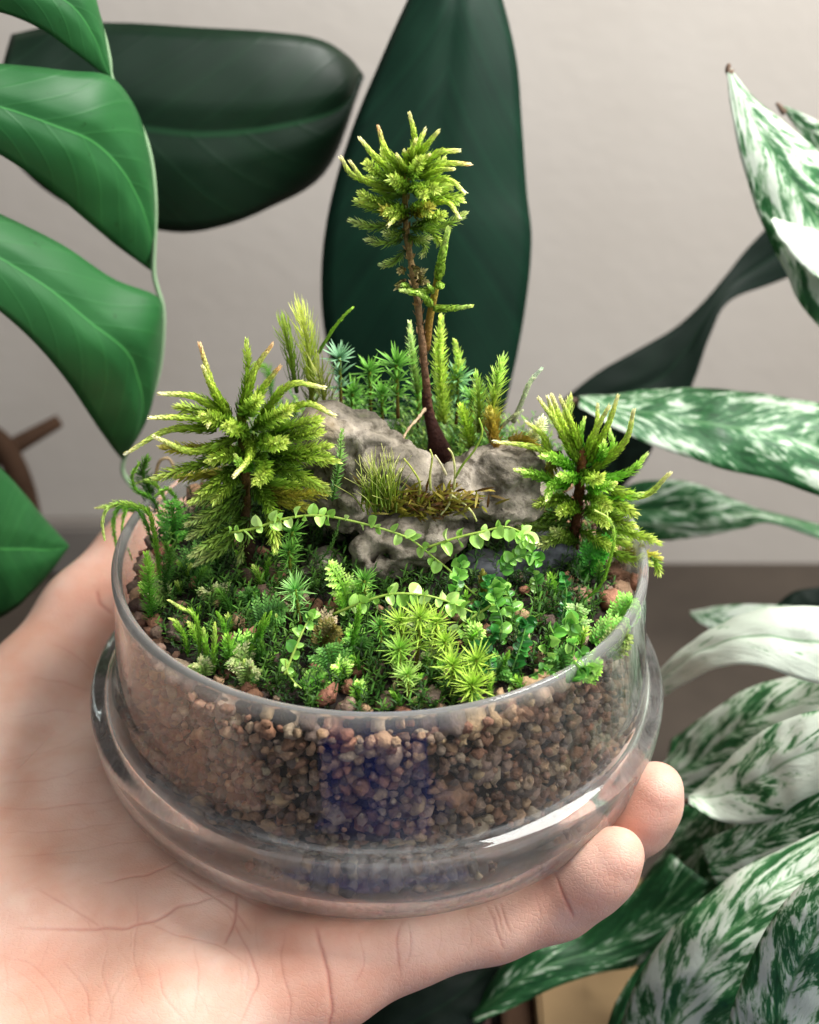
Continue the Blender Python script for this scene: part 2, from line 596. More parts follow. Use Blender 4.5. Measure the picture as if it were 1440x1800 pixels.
# ================================================================== background leaves
ML_LOBE = mat_leaf('split_leaf_green', '1f552a', '2d6b35', '459048', 0.5, 0.35, 0.012, 5.0, 0.10)
ML_DARK = mat_leaf('dark_leaf_green', '051a0d', '0a2814', '173d22', 0.44, 0.38, 0.02, 10.0, 0.03)
ML_SHADE = mat_leaf('shaded_leaf_green', '03100a', '071c10', '0a2414', 0.6, 0.2, 0.02, 10.0, 0.02, 0.05)
ML_MOTTLE = mat_leaf('mottled_dark_green', '041a12', '0b3120', '08261a', 0.55, 0.22, 0.0, 26.0, 0.03, 0.0)
ML_EDGE = mat_plain('pale_leaf_edge', '8fae86', 0.6, 0.3, 0.1)
ML_TIP = mat_plain('withered_leaf_tip', '6d5a4c', 0.8, 0.2, 0.2, 200)
VAR = {}


def variegated(w, seed=0.0):
    k = (round(w, 2), seed)
    if k not in VAR:
        VAR[k] = mat_variegated('marbled_leaf', w, seed=seed)
    return VAR[k]


def blade_leaf(name, A, B, parent, mat, camber=6.0, nu=44, nv=16, wave=0.5, groove=1.2, thick=0.28):
    camber *= 0.55
    """a leaf blade between two edge lines; every point of an edge carries its own distance"""
    a = catmull([UY(*p) for p in A], nu)
    b = catmull([UY(*p) for p in B], nu)
    V = []; UV = []
    sd = random.random() * 50
    for i in range(nu):
        i0, i1 = max(0, i - 1), min(nu - 1, i + 1)
        al = (a[i1] + b[i1]) - (a[i0] + b[i0])
        ac = b[i] - a[i]
        n = np.cross(al, ac); n = unit(n)
        if n @ (CAM - a[i]) < 0:
            n = -n
        w = np.linalg.norm(ac)
        k = min(1.0, w / 25.0)
        for j in range(nv):
            v = j / (nv - 1)
            p = a[i] * (1 - v) + b[i] * v
            x = 2 * v - 1
            h = camber * k * (1 - x * x) - groove * k * math.exp(-(x / 0.12) ** 2)
            h += wave * k * mnoise.noise(Vector((i * 0.22 + sd, j * 0.25, sd)))
            V.append(p + n * h); UV.append((i / (nu - 1), v))
    F = [(i * nv + j, i * nv + j + 1, (i + 1) * nv + j + 1, (i + 1) * nv + j) for i in range(nu - 1) for j in range(nv - 1)]
    off = np.array(parent.location) / MM if parent is not None else np.zeros(3)
    me = bpy.data.meshes.new(name)
    me.from_pydata(((np.array(V) - off) * MM).tolist(), [], F)
    uvl = me.uv_layers.new(name='UVMap')
    idx = np.zeros(len(me.loops), np.int32); me.loops.foreach_get('vertex_index', idx)
    uvl.data.foreach_set('uv', np.array(UV, np.float32)[idx].ravel())
    me.polygons.foreach_set('use_smooth', [True] * len(me.polygons))
    me.materials.append(mat)
    o = bpy.data.objects.new(name, me)
    col.objects.link(o)
    if parent is not None:
        o.parent = parent
    m = o.modifiers.new('thickness', 'SOLIDIFY'); m.thickness = thick * MM; m.offset = -1
    return o


def Ys(pts, *ys):
    """attach distances (mm behind the bowl's axis) spread evenly along an edge"""
    n = len(pts)
    out = []
    for i, p in enumerate(pts):
        x = i / (n - 1) * (len(ys) - 1); k = min(int(x), len(ys) - 2) if len(ys) > 1 else 0
        y = ys[0] if len(ys) == 1 else ys[k] * (1 - (x - k)) + ys[k + 1] * (x - k)
        out.append((p[0], p[1], y))
    return out


# the split-leaf houseplant on the left: four lobes of one big leaf
sp = empty('split_leaf_plant', UY(-140, 500, 95), 'glossy mid-green houseplant with four broad drooping leaf lobes at the left edge', 'houseplant')
blade_leaf('leaf_lobe', Ys([(-90, -120), (40, -90), (145, -50), (178, 30), (190, 95), (197, 140)], 70, 78, 82),
           Ys([(-90, 10), (0, 22), (70, 50), (125, 88), (165, 118), (197, 140)], 70, 70, 82), sp, ML_LOBE, 9)
blade_leaf('leaf_lobe', Ys([(-80, 108), (20, 113), (120, 124), (195, 135), (240, 195), (266, 280), (274, 370), (270, 475)], 66, 74, 86, 88),
           Ys([(-80, 232), (0, 272), (60, 312), (110, 352), (160, 395), (205, 432), (240, 458), (268, 478)], 60, 66, 76, 88), sp, ML_LOBE, 9)
blade_leaf('leaf_lobe', Ys([(-80, 340), (10, 380), (110, 430), (200, 490), (278, 522), (287, 570), (280, 640), (262, 705), (236, 765), (219, 806)], 62, 74, 84, 84),
           Ys([(-80, 490), (0, 548), (50, 592), (90, 635), (125, 680), (155, 725), (180, 762), (200, 790), (210, 803), (217, 810)], 54, 60, 70, 84), sp, ML_LOBE, 9)
blade_leaf('leaf_lobe', Ys([(-90, 720), (-20, 800), (30, 852), (80, 912), (121, 958)], 50, 58, 62),
           Ys([(-90, 1120), (-20, 1097), (30, 1068), (80, 1018), (121, 962)], 46, 50, 62), sp, ML_LOBE, 8)
g = Geo()
pc = lin('a9bf9c')
for pts, y in (([(157, 0), (180, 55), (192, 105), (197, 140), (232, 190), (262, 265), (273, 360), (270, 470), (276, 505), (286, 540), (287, 585), (280, 650), (262, 710), (232, 775), (217, 812), (218, 835), (238, 860)], 84),):
    q = catmull([UY(px, py, y + 0.6) for px, py in pts], 70)
    g.tube(q, [0.55] * 70, [pc] * 70, 6)
g.build('leaf_margin', ML_EDGE, sp)
g = Geo()
for pts, y in (([(-140, 500), (-90, 430), (-60, 300)], 70), ([(-140, 500), (-100, 560), (-80, 900)], 60), ([(-140, 500), (-110, 200), (-80, -20)], 74)):
    q = catmull([UY(px, py, y) for px, py in pts], 20)
    g.tube(q, [2.5] * 20, [lin('3d7a3c')] * 20, 8)
g.build('leaf_stalk', ML_LOBE, sp)

dl = empty('dark_leaf_plant', UY(20, 200, 160), 'very dark green wide blunt leaf hanging behind the split-leaf plant', 'houseplant')
blade_leaf('leaf', Ys([(20, 60), (110, 42), (220, 40), (350, 48), (470, 55), (560, 68), (612, 98), (640, 132)], 150, 140, 150),
           Ys([(10, 270), (80, 335), (160, 378), (260, 402), (350, 407), (460, 372), (575, 300), (640, 136)], 140, 128, 146), dl, ML_DARK, 10, groove=2.0)
cl = empty('tall_leaf_plant', UY(720, 820, 120), 'tall mottled blackish-green upright leaf directly behind the terrarium', 'houseplant')
blade_leaf('leaf', Ys([(760, -90), (715, 5), (668, 110), (622, 220), (585, 340), (567, 450), (568, 560), (590, 660), (640, 780), (690, 860)], 138, 118, 105),
           Ys([(850, -90), (884, 5), (908, 110), (917, 220), (926, 340), (934, 420), (926, 520), (905, 640), (870, 760), (800, 860)], 138, 118, 105), cl, ML_MOTTLE, 9, groove=1.0)
rl = empty('drooping_leaf_plant', UY(1440, 420, 150), 'narrow twisted dark green leaf crossing the wall at the right', 'houseplant')
blade_leaf('leaf', Ys([(985, 706), (1050, 655), (1120, 615), (1185, 577), (1235, 532), (1275, 485), (1320, 430), (1400, 350)], 128, 138, 150),
           Ys([(1010, 760), (1100, 745), (1190, 722), (1222, 665), (1248, 590), (1282, 530), (1360, 498), (1470, 455)], 122, 130, 150), rl, ML_SHADE, 1.5)
blade_leaf('leaf', Ys([(996, 700), (1000, 760), (1020, 820), (1060, 870)], 104), Ys([(1100, 700), (1148, 740), (1140, 800), (1080, 870)], 108), rl, ML_SHADE, 4)  # near-black sheet standing in for the shadow below the marbled leaf
bl = empty('shaded_leaf_plant', UY(1470, 1060, 110), 'black-green shaded leaf showing above the white marbled leaf at the right edge', 'houseplant')
blade_leaf('leaf', Ys([(1362, 1064), (1395, 1040), (1440, 1032), (1500, 1030)], 86), Ys([(1366, 1080), (1400, 1100), (1440, 1110), (1500, 1110)], 80), bl, ML_SHADE, 3)

fl = empty('low_leaf_plant', UY(560, 1880, 40), 'dark leaf in deep shade below the palm at the bottom edge', 'houseplant')
blade_leaf('leaf', Ys([(540, 1860), (640, 1770), (740, 1712), (860, 1690)], -2, 14), Ys([(640, 1920), (760, 1860), (850, 1800), (880, 1700)], -14, 8), fl, ML_SHADE, 4)

# the marbled houseplant on the right
vp = empty('marbled_plant', UY(1560, 1500, 60), 'bushy houseplant with white-and-green marbled pointed leaves on the right', 'houseplant')
VL = [
    ([(1376, 190), (1402, 228), (1440, 282), (1500, 350)], [(1378, 186), (1412, 200), (1460, 226), (1530, 270)], (112,), (112,), 0.45, 1.0, 3),
    ([(1278, 122), (1284, 185), (1300, 268), (1330, 368), (1372, 462), (1412, 540), (1490, 625)], [(1283, 120), (1322, 170), (1380, 218), (1440, 268), (1490, 318), (1540, 380), (1580, 460)], (96, 86, 78), (96, 92, 90), 0.62, 2.0, 6),
    ([(1354, 388), (1376, 428), (1412, 468), (1460, 505), (1520, 545)], [(1357, 386), (1400, 396), (1450, 412), (1500, 428), (1550, 450)], (70, 72), (78, 84), 0.95, 3.0, 3),
    ([(1014, 700), (1080, 690), (1165, 682), (1260, 684), (1360, 694), (1500, 722)], [(1018, 714), (1092, 758), (1172, 792), (1260, 822), (1352, 842), (1500, 892)], (84, 74), (70, 58), 0.40, 4.0, 5),
    ([(1060, 872), (1130, 846), (1215, 848), (1290, 878), (1362, 902), (1500, 936)], [(1060, 920), (1140, 950), (1230, 944), (1300, 930), (1362, 920), (1500, 968)], (110, 96), (104, 90), 0.38, 5.0, 4),
    ([(1212, 1074), (1270, 1064), (1330, 1062), (1400, 1066)], [(1215, 1082), (1255, 1106), (1310, 1116), (1390, 1110)], (80,), (74,), 0.60, 6.0, 3),
    ([(1140, 1210), (1185, 1152), (1250, 1104), (1330, 1072), (1400, 1064), (1500, 1068)], [(1150, 1232), (1212, 1198), (1270, 1172), (1340, 1172), (1410, 1196), (1500, 1215)], (44, 30, 24), (34, 18, 10), 0.98, 7.0, 6),
    ([(1150, 1360), (1215, 1285), (1290, 1225), (1370, 1192), (1500, 1168)], [(1170, 1420), (1250, 1400), (1320, 1352), (1400, 1300), (1500, 1240)], (46, 30), (30, 14), 0.58, 8.0, 6),
    ([(1211, 1404), (1262, 1352), (1330, 1292), (1400, 1258), (1500, 1236)], [(1212, 1412), (1275, 1446), (1350, 1442), (1420, 1402), (1510, 1362)], (16, 4), (6, -8), 0.74, 9.0, 5),
    ([(1265, 1400), (1200, 1462), (1132, 1545), (1070, 1640), (1040, 1690)], [(1300, 1440), (1275, 1530), (1210, 1625), (1130, 1692), (1050, 1712)], (22, 30), (10, 22), 0.42, 10.0, 5),
    ([(1500, 1400), (1400, 1452), (1300, 1500), (1215, 1590), (1160, 1680)], [(1520, 1450), (1430, 1530), (1330, 1580), (1250, 1640), (1190, 1700)], (0, 16), (-6, 12), 0.28, 11.0, 4),
    ([(830, 1794), (868, 1716), (930, 1664), (1020, 1640), (1110, 1570), (1180, 1500)], [(834, 1798), (900, 1772), (980, 1734), (1080, 1700), (1170, 1650), (1260, 1560)], (4, 8, 16), (-4, 2, 10), 0.16, 12.0, 5),
    ([(1060, 1830), (1082, 1762), (1130, 1690), (1210, 1610), (1300, 1550)], [(1090, 1840), (1120, 1790), (1190, 1720), (1270, 1650), (1350, 1590)], (-8, 4), (-12, 0), 0.15, 13.0, 4),
    ([(1085, 1835), (1112, 1740), (1172, 1640), (1262, 1556), (1352, 1502), (1490, 1440)], [(1250, 1860), (1290, 1795), (1345, 1715), (1395, 1645), (1450, 1585), (1530, 1520)], (-20, -16, -10), (-32, -30, -22), 0.58, 14.0, 6),
    ([(1265, 1850), (1296, 1745), (1345, 1635), (1402, 1560), (1500, 1490)], [(1440, 1900), (1462, 1790), (1492, 1700), (1530, 1620), (1580, 1540)], (-40, -36), (-46, -44), 0.48, 15.0, 6),
    ([(1190, 1420), (1260, 1400), (1360, 1380), (1500, 1330)], [(1180, 1560), (1280, 1540), (1380, 1480), (1500, 1430)], (40, 30), (30, 20), 0.22, 16.0, 4),
    ([(1120, 1700), (1220, 1600), (1330, 1520), (1460, 1450)], [(1150, 1800), (1260, 1700), (1380, 1600), (1500, 1520)], (20, 10), (10, 0), 0.20, 17.0, 4),
    ([(1180, 1300), (1270, 1240), (1380, 1200), (1500, 1190)], [(1170, 1420), (1280, 1400), (1390, 1340), (1500, 1300)], (60, 50), (50, 40), 0.30, 18.0, 4),
    ([(1230, 1480), (1300, 1450), (1400, 1400), (1500, 1360)], [(1260, 1560), (1340, 1530), (1430, 1470), (1500, 1420)], (6, -2), (0, -8), 0.45, 19.0, 3),
]
for A, B, ya, yb, w, seed, camb in VL:
    blade_leaf('leaf', Ys(A, *ya), Ys(B, *yb), vp, variegated(w, seed), camb, wave=1.2, groove=1.0)
for x, y, Y, dx, dy in ((1280, 124, 96, 2, -12), (1374, 192, 112, -8, -10), (1016, 707, 78, -14, -6), (1212, 1408, 11, -16, 2)):
    g = Geo()
    p = [UY(x + 6, y + 5, Y), UY(x, y, Y), UY(x + dx * .6, y + dy * .7, Y), UY(x + dx * 1.2, y + dy, Y)]
    q = catmull(p, 10); g.tube(q, list(np.linspace(1.0, 0.35, 10)), [lin('6d5a4c')] * 10, 6)
    g.build('withered_tip', ML_TIP, vp)
g = Geo()
for pts, y0, y1 in (([(1500, 936), (1550, 1100), (1560, 1500)], 92, 60), ([(1500, 720), (1560, 1000), (1560, 1500)], 66, 60), ([(1490, 625), (1560, 900), (1560, 1500)], 82, 60), ([(1500, 1066), (1540, 1250), (1560, 1500)], 18, 60), ([(1500, 1440), (1540, 1470), (1560, 1500)], 0, 60)):
    q = catmull([UY(p[0], p[1], y0 + (y1 - y0) * i / 2) for i, p in enumerate(pts)], 16)
    g.tube(q, [1.8] * 16, [lin('3d6a3c')] * 16, 8)
g.build('leaf_stalk', ML_LOBE, vp)

# things on the floor, out of focus
M_BROWN = mat_plain('brown_bark', '4a3526', 0.8, 0.2, 0.3, 60, 0.4)
g = Geo()
q = catmull([UY(-40, 822, 190), UY(30, 782, 196), UY(104, 740, 205)], 14)
g.tube(q, list(np.linspace(3.6, 2.2, 14)), [lin('6a4a33')] * 14, 10)
q2 = catmull([UY(-20, 760, 192), UY(10, 790, 192), UY(40, 860, 190), UY(60, 960, 190)], 14)
g.tube(q2, list(np.linspace(3.5, 4.5, 14)), [lin('4a3526')] * 14, 10)
tag(g.build('driftwood', M_BROWN, None, origin=q2[-1]), 'blurred brown forked piece of wood leaning by the wall at the left edge', 'driftwood')
M_TAN = mat_plain('pale_wood', '9a7f5a', 0.6, 0.3, 0.12, 40)
bx = UZ(1050, 1770, FLOOR_Z)
tb = slab('wooden_block', bx + np.array([-18, -30, 0.3]), bx + np.array([22, 26, 22]), M_TAN, None, 1.0)
tag(tb, 'blurred pale wooden block on the floor below the marbled leaves', 'block')
M_BLUE = mat_plain('lilac_card', '8f93bd', 0.6, 0.3, 0.08, 40)
bx = UZ(1085, 1690, FLOOR_Z)
tag(slab('lilac_box', bx + np.array([-22, -4, 0.3]), bx + np.array([16, 16, 16]), M_BLUE, None, 1.0), 'blurred lilac-blue box behind the pale wooden block', 'box')
M_RED = mat_plain('dark_red_wood', '2e140f', 0.6, 0.3, 0.25, 30)
bx = UZ(930, 1790, FLOOR_Z)
cr = empty('slatted_crate', bx, 'blurred dark reddish slatted crate on the floor under the green leaf tip', 'crate')
for k in range(5):
    slab('slat', bx + np.array([-30 + k * 11, -24, 0.3]), bx + np.array([-22 + k * 11, 24, 14]), M_RED if k % 2 else M_BROWN, cr, 0.8)

# ================================================================== the hand
HAND = [  # chains of (x, y, z, radius) in mm
    # wrist and metacarpals
    [(-150, -78, -34, 21), (-100, -58, -25, 20), (-60, -40, -17, 15), (-25, -30, -13, 11.0)],
    [(-100, -70, -25, 15), (-70, -70, -19, 15.5), (-38, -62, -14, 13.0), (-12, -50, -11.5, 9.6), (4, -44.5, -9.5, 8.3)],
    [(-95, -58, -24, 15), (-40, -42, -14, 12.5), (0, -27, -11, 9.8)],
    [(-95, -44, -24, 15), (-40, -20, -14, 12.5), (0, -5, -11, 10.0)],
    [(-95, -34, -24, 15), (-45, 4, -14, 12.5), (-4, 16, -11, 10.0)],
    # ball of the thumb and thumb
    [(-112, -46, -24, 18), (-93, -18, -13, 17.0), (-84, 2, -9, 14.0), (-75, 20, -4, 11.5)],
    [(-75, 20, -4, 11.0), (-66, 38, 4, 10.0), (-55, 52, 11, 9.0), (-44, 58, 15, 7.4)],
    [(-75, -30, -14, 14.0), (-62, -12, -11, 11.0), (-60, 10, -11, 10)],
    # little finger, nearest the camera
    [(4, -44.5, -9.5, 8.4), (20, -39.0, -8.6, 8.2), (32, -36.8, -5.6, 7.8), (37.2, -38.2, 0.2, 6.9), (40.2, -39.2, 4.4, 6.2), (42.4, -39.9, 7.8, 4.5)],
    # ring finger, tip showing behind it
    [(0, -27, -11, 9.4), (24, -19, -10, 8.6), (43, -19, -8.0, 8.0), (48.0, -24.0, 2, 6.9), (49.9, -25.2, 7.2, 6.1), (51.2, -26.0, 11.0, 4.4)],
    [(0, -5, -11, 9.6), (26, 2, -10.5, 8.8), (46, 6, -9, 8.0)],
    [(-4, 16, -11, 9.6), (22, 22, -10.5, 8.6), (40, 26, -9.5, 7.8)],
]
NFING = 8  # chains from here on are fingers and stay apart


def hand_sdf(P):
    def cone(P, a, b):
        A, B = np.array(a[:3]), np.array(b[:3])
        ab = B - A
        t = np.clip(((P - A) @ ab) / (ab @ ab), 0, 1)
        return np.linalg.norm(P - A - t[:, None] * ab, axis=1) - (a[3] + (b[3] - a[3]) * t)
    acc = None
    groups = []
    body = []
    for i, ch in enumerate(HAND):
        ds = [cone(P, ch[j], ch[j + 1]) for j in range(len(ch) - 1)]
        if i < NFING:
            body += ds
        else:
            k = 1.2
            groups.append(-k * np.log(sum(np.exp(-np.clip(d / k, -40, 40)) for d in ds)))
    k = 3.2
    b = -k * np.log(sum(np.exp(-np.clip(d / k, -12, 40)) for d in body))
    k = 1.4
    return -k * np.log(sum(np.exp(-np.clip(d / k, -30, 60)) for d in groups + [b]))


def build_hand():
    bm = bmesh.new()
    for ch in HAND:
        for j in range(len(ch) - 1):
            a, b = ch[j], ch[j + 1]
            n = max(2, int(np.linalg.norm(np.array(a[:3]) - np.array(b[:3])) / 3))
            for t in np.linspace(0, 1, n + 1):
                c = [a[k] * (1 - t) + b[k] * t for k in range(4)]
                bmesh.ops.create_icosphere(bm, subdivisions=2, radius=c[3] + 1.0, matrix=Matrix.Translation(c[:3]))
    me = bpy.data.meshes.new('hand_raw')
    bm.to_mesh(me); bm.free()
    o = bpy.data.objects.new('hand_raw', me)
    col.objects.link(o)
    m = o.modifiers.new('r', 'REMESH'); m.mode = 'VOXEL'; m.voxel_size = 0.6
    dg = bpy.context.evaluated_depsgraph_get()
    me2 = bpy.data.meshes.new_from_object(o.evaluated_get(dg))
    bpy.data.objects.remove(o); bpy.data.meshes.remove(me)
    N = len(me2.vertices)
    P = np.zeros(N * 3); me2.vertices.foreach_get('co', P); P = P.reshape(-1, 3)
    E_ = np.zeros(len(me2.edges) * 2, np.int64); me2.edges.foreach_get('vertices', E_); E_ = E_.reshape(-1, 2)
    deg = np.bincount(E_.ravel(), minlength=N).astype(float)

    def smooth(X, it, lam=0.5):
        for _ in range(it):
            S = np.zeros_like(X)
            for k in range(X.shape[1]):
                S[:, k] = np.bincount(E_[:, 0], X[E_[:, 1], k], N) + np.bincount(E_[:, 1], X[E_[:, 0], k], N)
            X = X + lam * (S / deg[:, None] - X)
        return X
    P = smooth(P, 6)
    for _ in range(4):
        d = hand_sdf(P)
        h = 0.15
        G = np.stack([hand_sdf(P + np.eye(3)[k] * h) - d for k in range(3)], 1) / h
        G /= np.linalg.norm(G, axis=1)[:, None] + 1e-6
        P = P - np.clip(d, -2, 2)[:, None] * G
    P = smooth(P, 5, 0.4)
    d = hand_sdf(P)
    G = np.stack([hand_sdf(P + np.eye(3)[k] * 0.3) - d for k in range(3)], 1)
    G /= np.linalg.norm(G, axis=1)[:, None] + 1e-6
    # soft muscle unevenness
    F = np.zeros((len(me2.polygons)), object)
    polys = [tuple(p.vertices) for p in me2.polygons]
    low = np.array([mnoise.noise(Vector(p) * 0.055) for p in P])
    P = P + G * (low * 0.6)[:, None]
    bvh = BVHTree.FromPolygons([Vector(p) for p in P], polys)
    # creases: lines on the skin seen from the camera, pressed into the surface (depth mm, half width mm)
    CR = [
        ([(556, 1632), (566, 1668), (577, 1712), (583, 1760), (580, 1815)], 1.0, 1.0),
        ([(706, 1618), (698, 1650), (700, 1684), (704, 1716)], 0.45, 0.8),
        ([(716, 1622), (722, 1650), (716, 1690)], 0.35, 0.6),
        ([(856, 1592), (868, 1618), (874, 1640), (884, 1668)], 0.45, 0.8),
        ([(880, 1590), (886, 1612), (898, 1640)], 0.5, 0.6),
        ([(868, 1590), (876, 1612), (884, 1640)], 0.35, 0.5),
        ([(975, 1536), (988, 1570), (1002, 1600), (1010, 1614)], 0.7, 1.1),
        ([(178, 1551), (230, 1542), (284, 1529), (340, 1500)], 0.45, 0.8),
        ([(30, 1632), (120, 1634), (200, 1632), (260, 1620), (330, 1590), (400, 1572)], 0.55, 0.9),
        ([(60, 1560), (130, 1600), (180, 1632)], 0.35, 0.7),
        ([(240, 1610), (300, 1640), (380, 1660), (440, 1700)], 0.3, 0.7),
        ([(190, 1658), (180, 1710), (195, 1765), (190, 1810)], 0.2, 0.6),
        ([(240, 1560), (242, 1620), (235, 1680), (250, 1740)], 0.25, 0.6),
        ([(418, 1572), (415, 1610), (395, 1660)], 0.7, 0.9),
        ([(395, 1590), (420, 1640), (445, 1690), (450, 1740), (420, 1800)], 0.4, 0.7),
        ([(300, 1530), (350, 1560), (410, 1600), (440, 1640)], 0.5, 0.8),
        ([(330, 1490), (380, 1540), (430, 1580), (470, 1600)], 0.4, 0.8),
        ([(500, 1640), (495, 1700), (510, 1760), (505, 1810)], 0.3, 0.7),
        ([(630, 1640), (640, 1690), (625, 1730)], 0.25, 0.6),
        ([(770, 1620), (776, 1650), (770, 1680)], 0.2, 0.5),
        ([(820, 1600), (828, 1640), (822, 1670)], 0.18, 0.5),
        ([(940, 1570), (950, 1600), (948, 1630)], 0.2, 0.5),
        ([(0, 1380), (80, 1370), (150, 1350), (200, 1345)], 0.28, 0.6),
        ([(0, 1420), (70, 1422), (150, 1412), (230, 1400)], 0.3, 0.6),
        ([(0, 1340), (70, 1325), (140, 1300), (180, 1295)], 0.25, 0.6),
        ([(0, 1460), (90, 1462), (180, 1450), (260, 1440)], 0.25, 0.6),
        ([(10, 1505), (100, 1500), (200, 1484), (280, 1478)], 0.25, 0.6),
        ([(0, 1680), (60, 1700), (110, 1760), (130, 1810)], 0.2, 0.6),
        ([(20, 1700), (70, 1740), (90, 1800)], 0.15, 0.5),
        ([(0, 1730), (40, 1760), (60, 1810)], 0.15, 0.5),
        ([(110, 1690), (150, 1740), (160, 1800)], 0.25, 0.6),
        ([(280, 1700), (290, 1750), (330, 1800)], 0.25, 0.6),
        ([(340, 1660), (350, 1720), (340, 1790)], 0.25, 0.6),
        ([(170, 1040), (178, 1062), (196, 1078)], 0.9, 1.1),
        ([(60, 1190), (110, 1200), (160, 1215)], 0.3, 0.7),
        ([(90, 1130), (130, 1150), (165, 1180)], 0.25, 0.7),
        ([(20, 1260), (90, 1250), (150, 1250)], 0.25, 0.6),
    ]
    rr = random.Random(3)
    for _ in range(60):
        x, y = rr.uniform(0, 470), rr.uniform(1320, 1790)
        an = rr.gauss(0.1, 0.35) if y < 1560 else rr.gauss(1.3, 0.5)
        L = rr.uniform(40, 110)
        CR.append(([(x, y), (x + L * .5 * math.cos(an) + rr.uniform(-6, 6), y + L * .5 * math.sin(an) + rr.uniform(-6, 6)), (x + L * math.cos(an), y + L * math.sin(an))], rr.uniform(0.06, 0.16), 0.6))
    kd_pts = []
    for pts, dep, w in CR:
        w *= 0.40; dep *= 0.36
        q = catmull([(x, y, 0) for x, y in pts], max(10, int(sum(math.dist(pts[i], pts[i + 1]) for i in range(len(pts) - 1)) / 2.0)))
        m_ = len(q)
        for i, p in enumerate(q):
            jx = 4 * mnoise.noise(Vector((p[0] * 0.03, p[1] * 0.03, 5)))
            dr = ray(p[0] + jx, p[1] + jx)
            hit = bvh.ray_cast(Vector(CAM), Vector(unit(dr)))
            if hit[0] is not None:
                e = math.sin(math.pi * min(1, max(0, (i + 0.7) / (m_ + 0.4)))) ** 0.4
                kd_pts.append((np.array(hit[0]), dep * e, w))
    # finer mesh along the creases
    bm = bmesh.new()
    me2.vertices.foreach_set('co', P.ravel())
    bm.from_mesh(me2)
    bm.verts.ensure_lookup_table(); bm.edges.ensure_lookup_table()
    ck = KDTree(len(kd_pts))
    for i, (p, dep, w) in enumerate(kd_pts):
        ck.insert(p, i)
    ck.balance()
    for rad in (1.3, 0.9):
        near = set(v for v in bm.verts if ck.find(v.co)[2] < rad)
        es = [e for e in bm.edges if e.verts[0] in near or e.verts[1] in near]
        bmesh.ops.subdivide_edges(bm, edges=es, cuts=1, use_grid_fill=True)
    bm.to_mesh(me2); bm.free()
    N = len(me2.vertices)
    P = np.zeros(N * 3); me2.vertices.foreach_get('co', P); P = P.reshape(-1, 3)
    me2.update()
    G = np.zeros(N * 3); me2.vertex_normals.foreach_get('vector', G); G = G.reshape(-1, 3)
    disp = np.zeros(N); red = np.zeros(N)
    kd = KDTree(len(P))
    for i, p in enumerate(P):
        kd.insert(p, i)
    kd.balance()
    for p, dep, w in kd_pts:
        for co_, i, dist in kd.find_range(Vector(p), w * 2.6):
            v = dep * (math.exp(-dist / w) - 0.074)
            if v > disp[i]:
                disp[i] = v
            red[i] = max(red[i], min(1.0, dep * 4.5) * math.exp(-(dist / (w * 0.9)) ** 2))
    P = P - G * disp[:, None]
    me2.vertices.foreach_set('co', (P * MM).ravel())
    # creases darker and redder; flushed skin at finger pads and joints
    C = np.ones((N, 4), np.float32)
    k = np.clip(red * 0.6, 0, 0.6)
    C[:, 0] -= 0.30 * k; C[:, 1] -= 0.55 * k; C[:, 2] -= 0.55 * k
    for (x, y, z), r, s in (((42, -39, 6), 9, 0.2), ((50, -25, 10), 9, 0.2), ((-10, -50, -6), 18, 0.10), ((-60, -58, -2), 16, 0.10), ((30, -38, -2), 8, 0.12), ((-66, 40, 8), 16, 0.15)):
        dd = np.linalg.norm(P - np.array([x, y, z]), axis=1)
        f = s * np.exp(-(dd / r) ** 2)
        C[:, 1] -= f * 0.75; C[:, 2] -= f * 0.8
    at = me2.color_attributes.new('Col', 'FLOAT_COLOR', 'POINT')
    at.data.foreach_set('color', np.clip(C, 0.05, 1).ravel())
    me2.polygons.foreach_set('use_smooth', [True] * len(me2.polygons))
    me2.materials.clear(); me2.materials.append(M_SKIN)
    me2.update()
    me2.name = 'hand'
    root = bpy.data.objects.new('hand', me2)
    col.objects.link(root)
    tag(root, 'open left hand, palm up, carrying the glass bowl with fingers curled under it', 'hand')
    return root


hand = build_hand()
M_NAIL = mat_plain('fingernail', 'e9c4b4', 0.25, 0.5, 0.05)


def nail(c, along, up, L, W):
    along = unit(np.array(along, float)); up = unit(np.array(up, float) - (np.array(up) @ along) * along)
    side = np.cross(along, up)
    g = Geo()
    V = []; nu, nv = 8, 7
    for i in range(nu):
        for j in range(nv):
            u = i / (nu - 1); v = 2 * j / (nv - 1) - 1
            w = W * (0.86 + 0.14 * math.sin(math.pi * u)) * (1 if u < 0.8 else 1 - 0.5 * ((u - 0.8) / 0.2) ** 2)
            V.append(np.array(c) + along * (u - 0.5) * L + side * v * w / 2 - up * (v * v * W * 0.22))
    F = [(i * nv + j, i * nv + j + 1, (i + 1) * nv + j + 1, (i + 1) * nv + j) for i in range(nu - 1) for j in range(nv - 1)]
    g.add(V, F, [lin('e9c4b4')] * len(V))
    o = g.build('fingernail', M_NAIL, hand)
    m = o.modifiers.new('t', 'SOLIDIFY'); m.thickness = 0.5 * MM
    return o


nail((45.2, -36.4, 2.4), (0.55, -0.1, 0.8), (0.72, 0.5, -0.45), 7.5, 7.0)
nail((54.6, -21.6, 6.0), (0.36, -0.1, 0.93), (0.75, 0.6, -0.3), 8.0, 7.5)

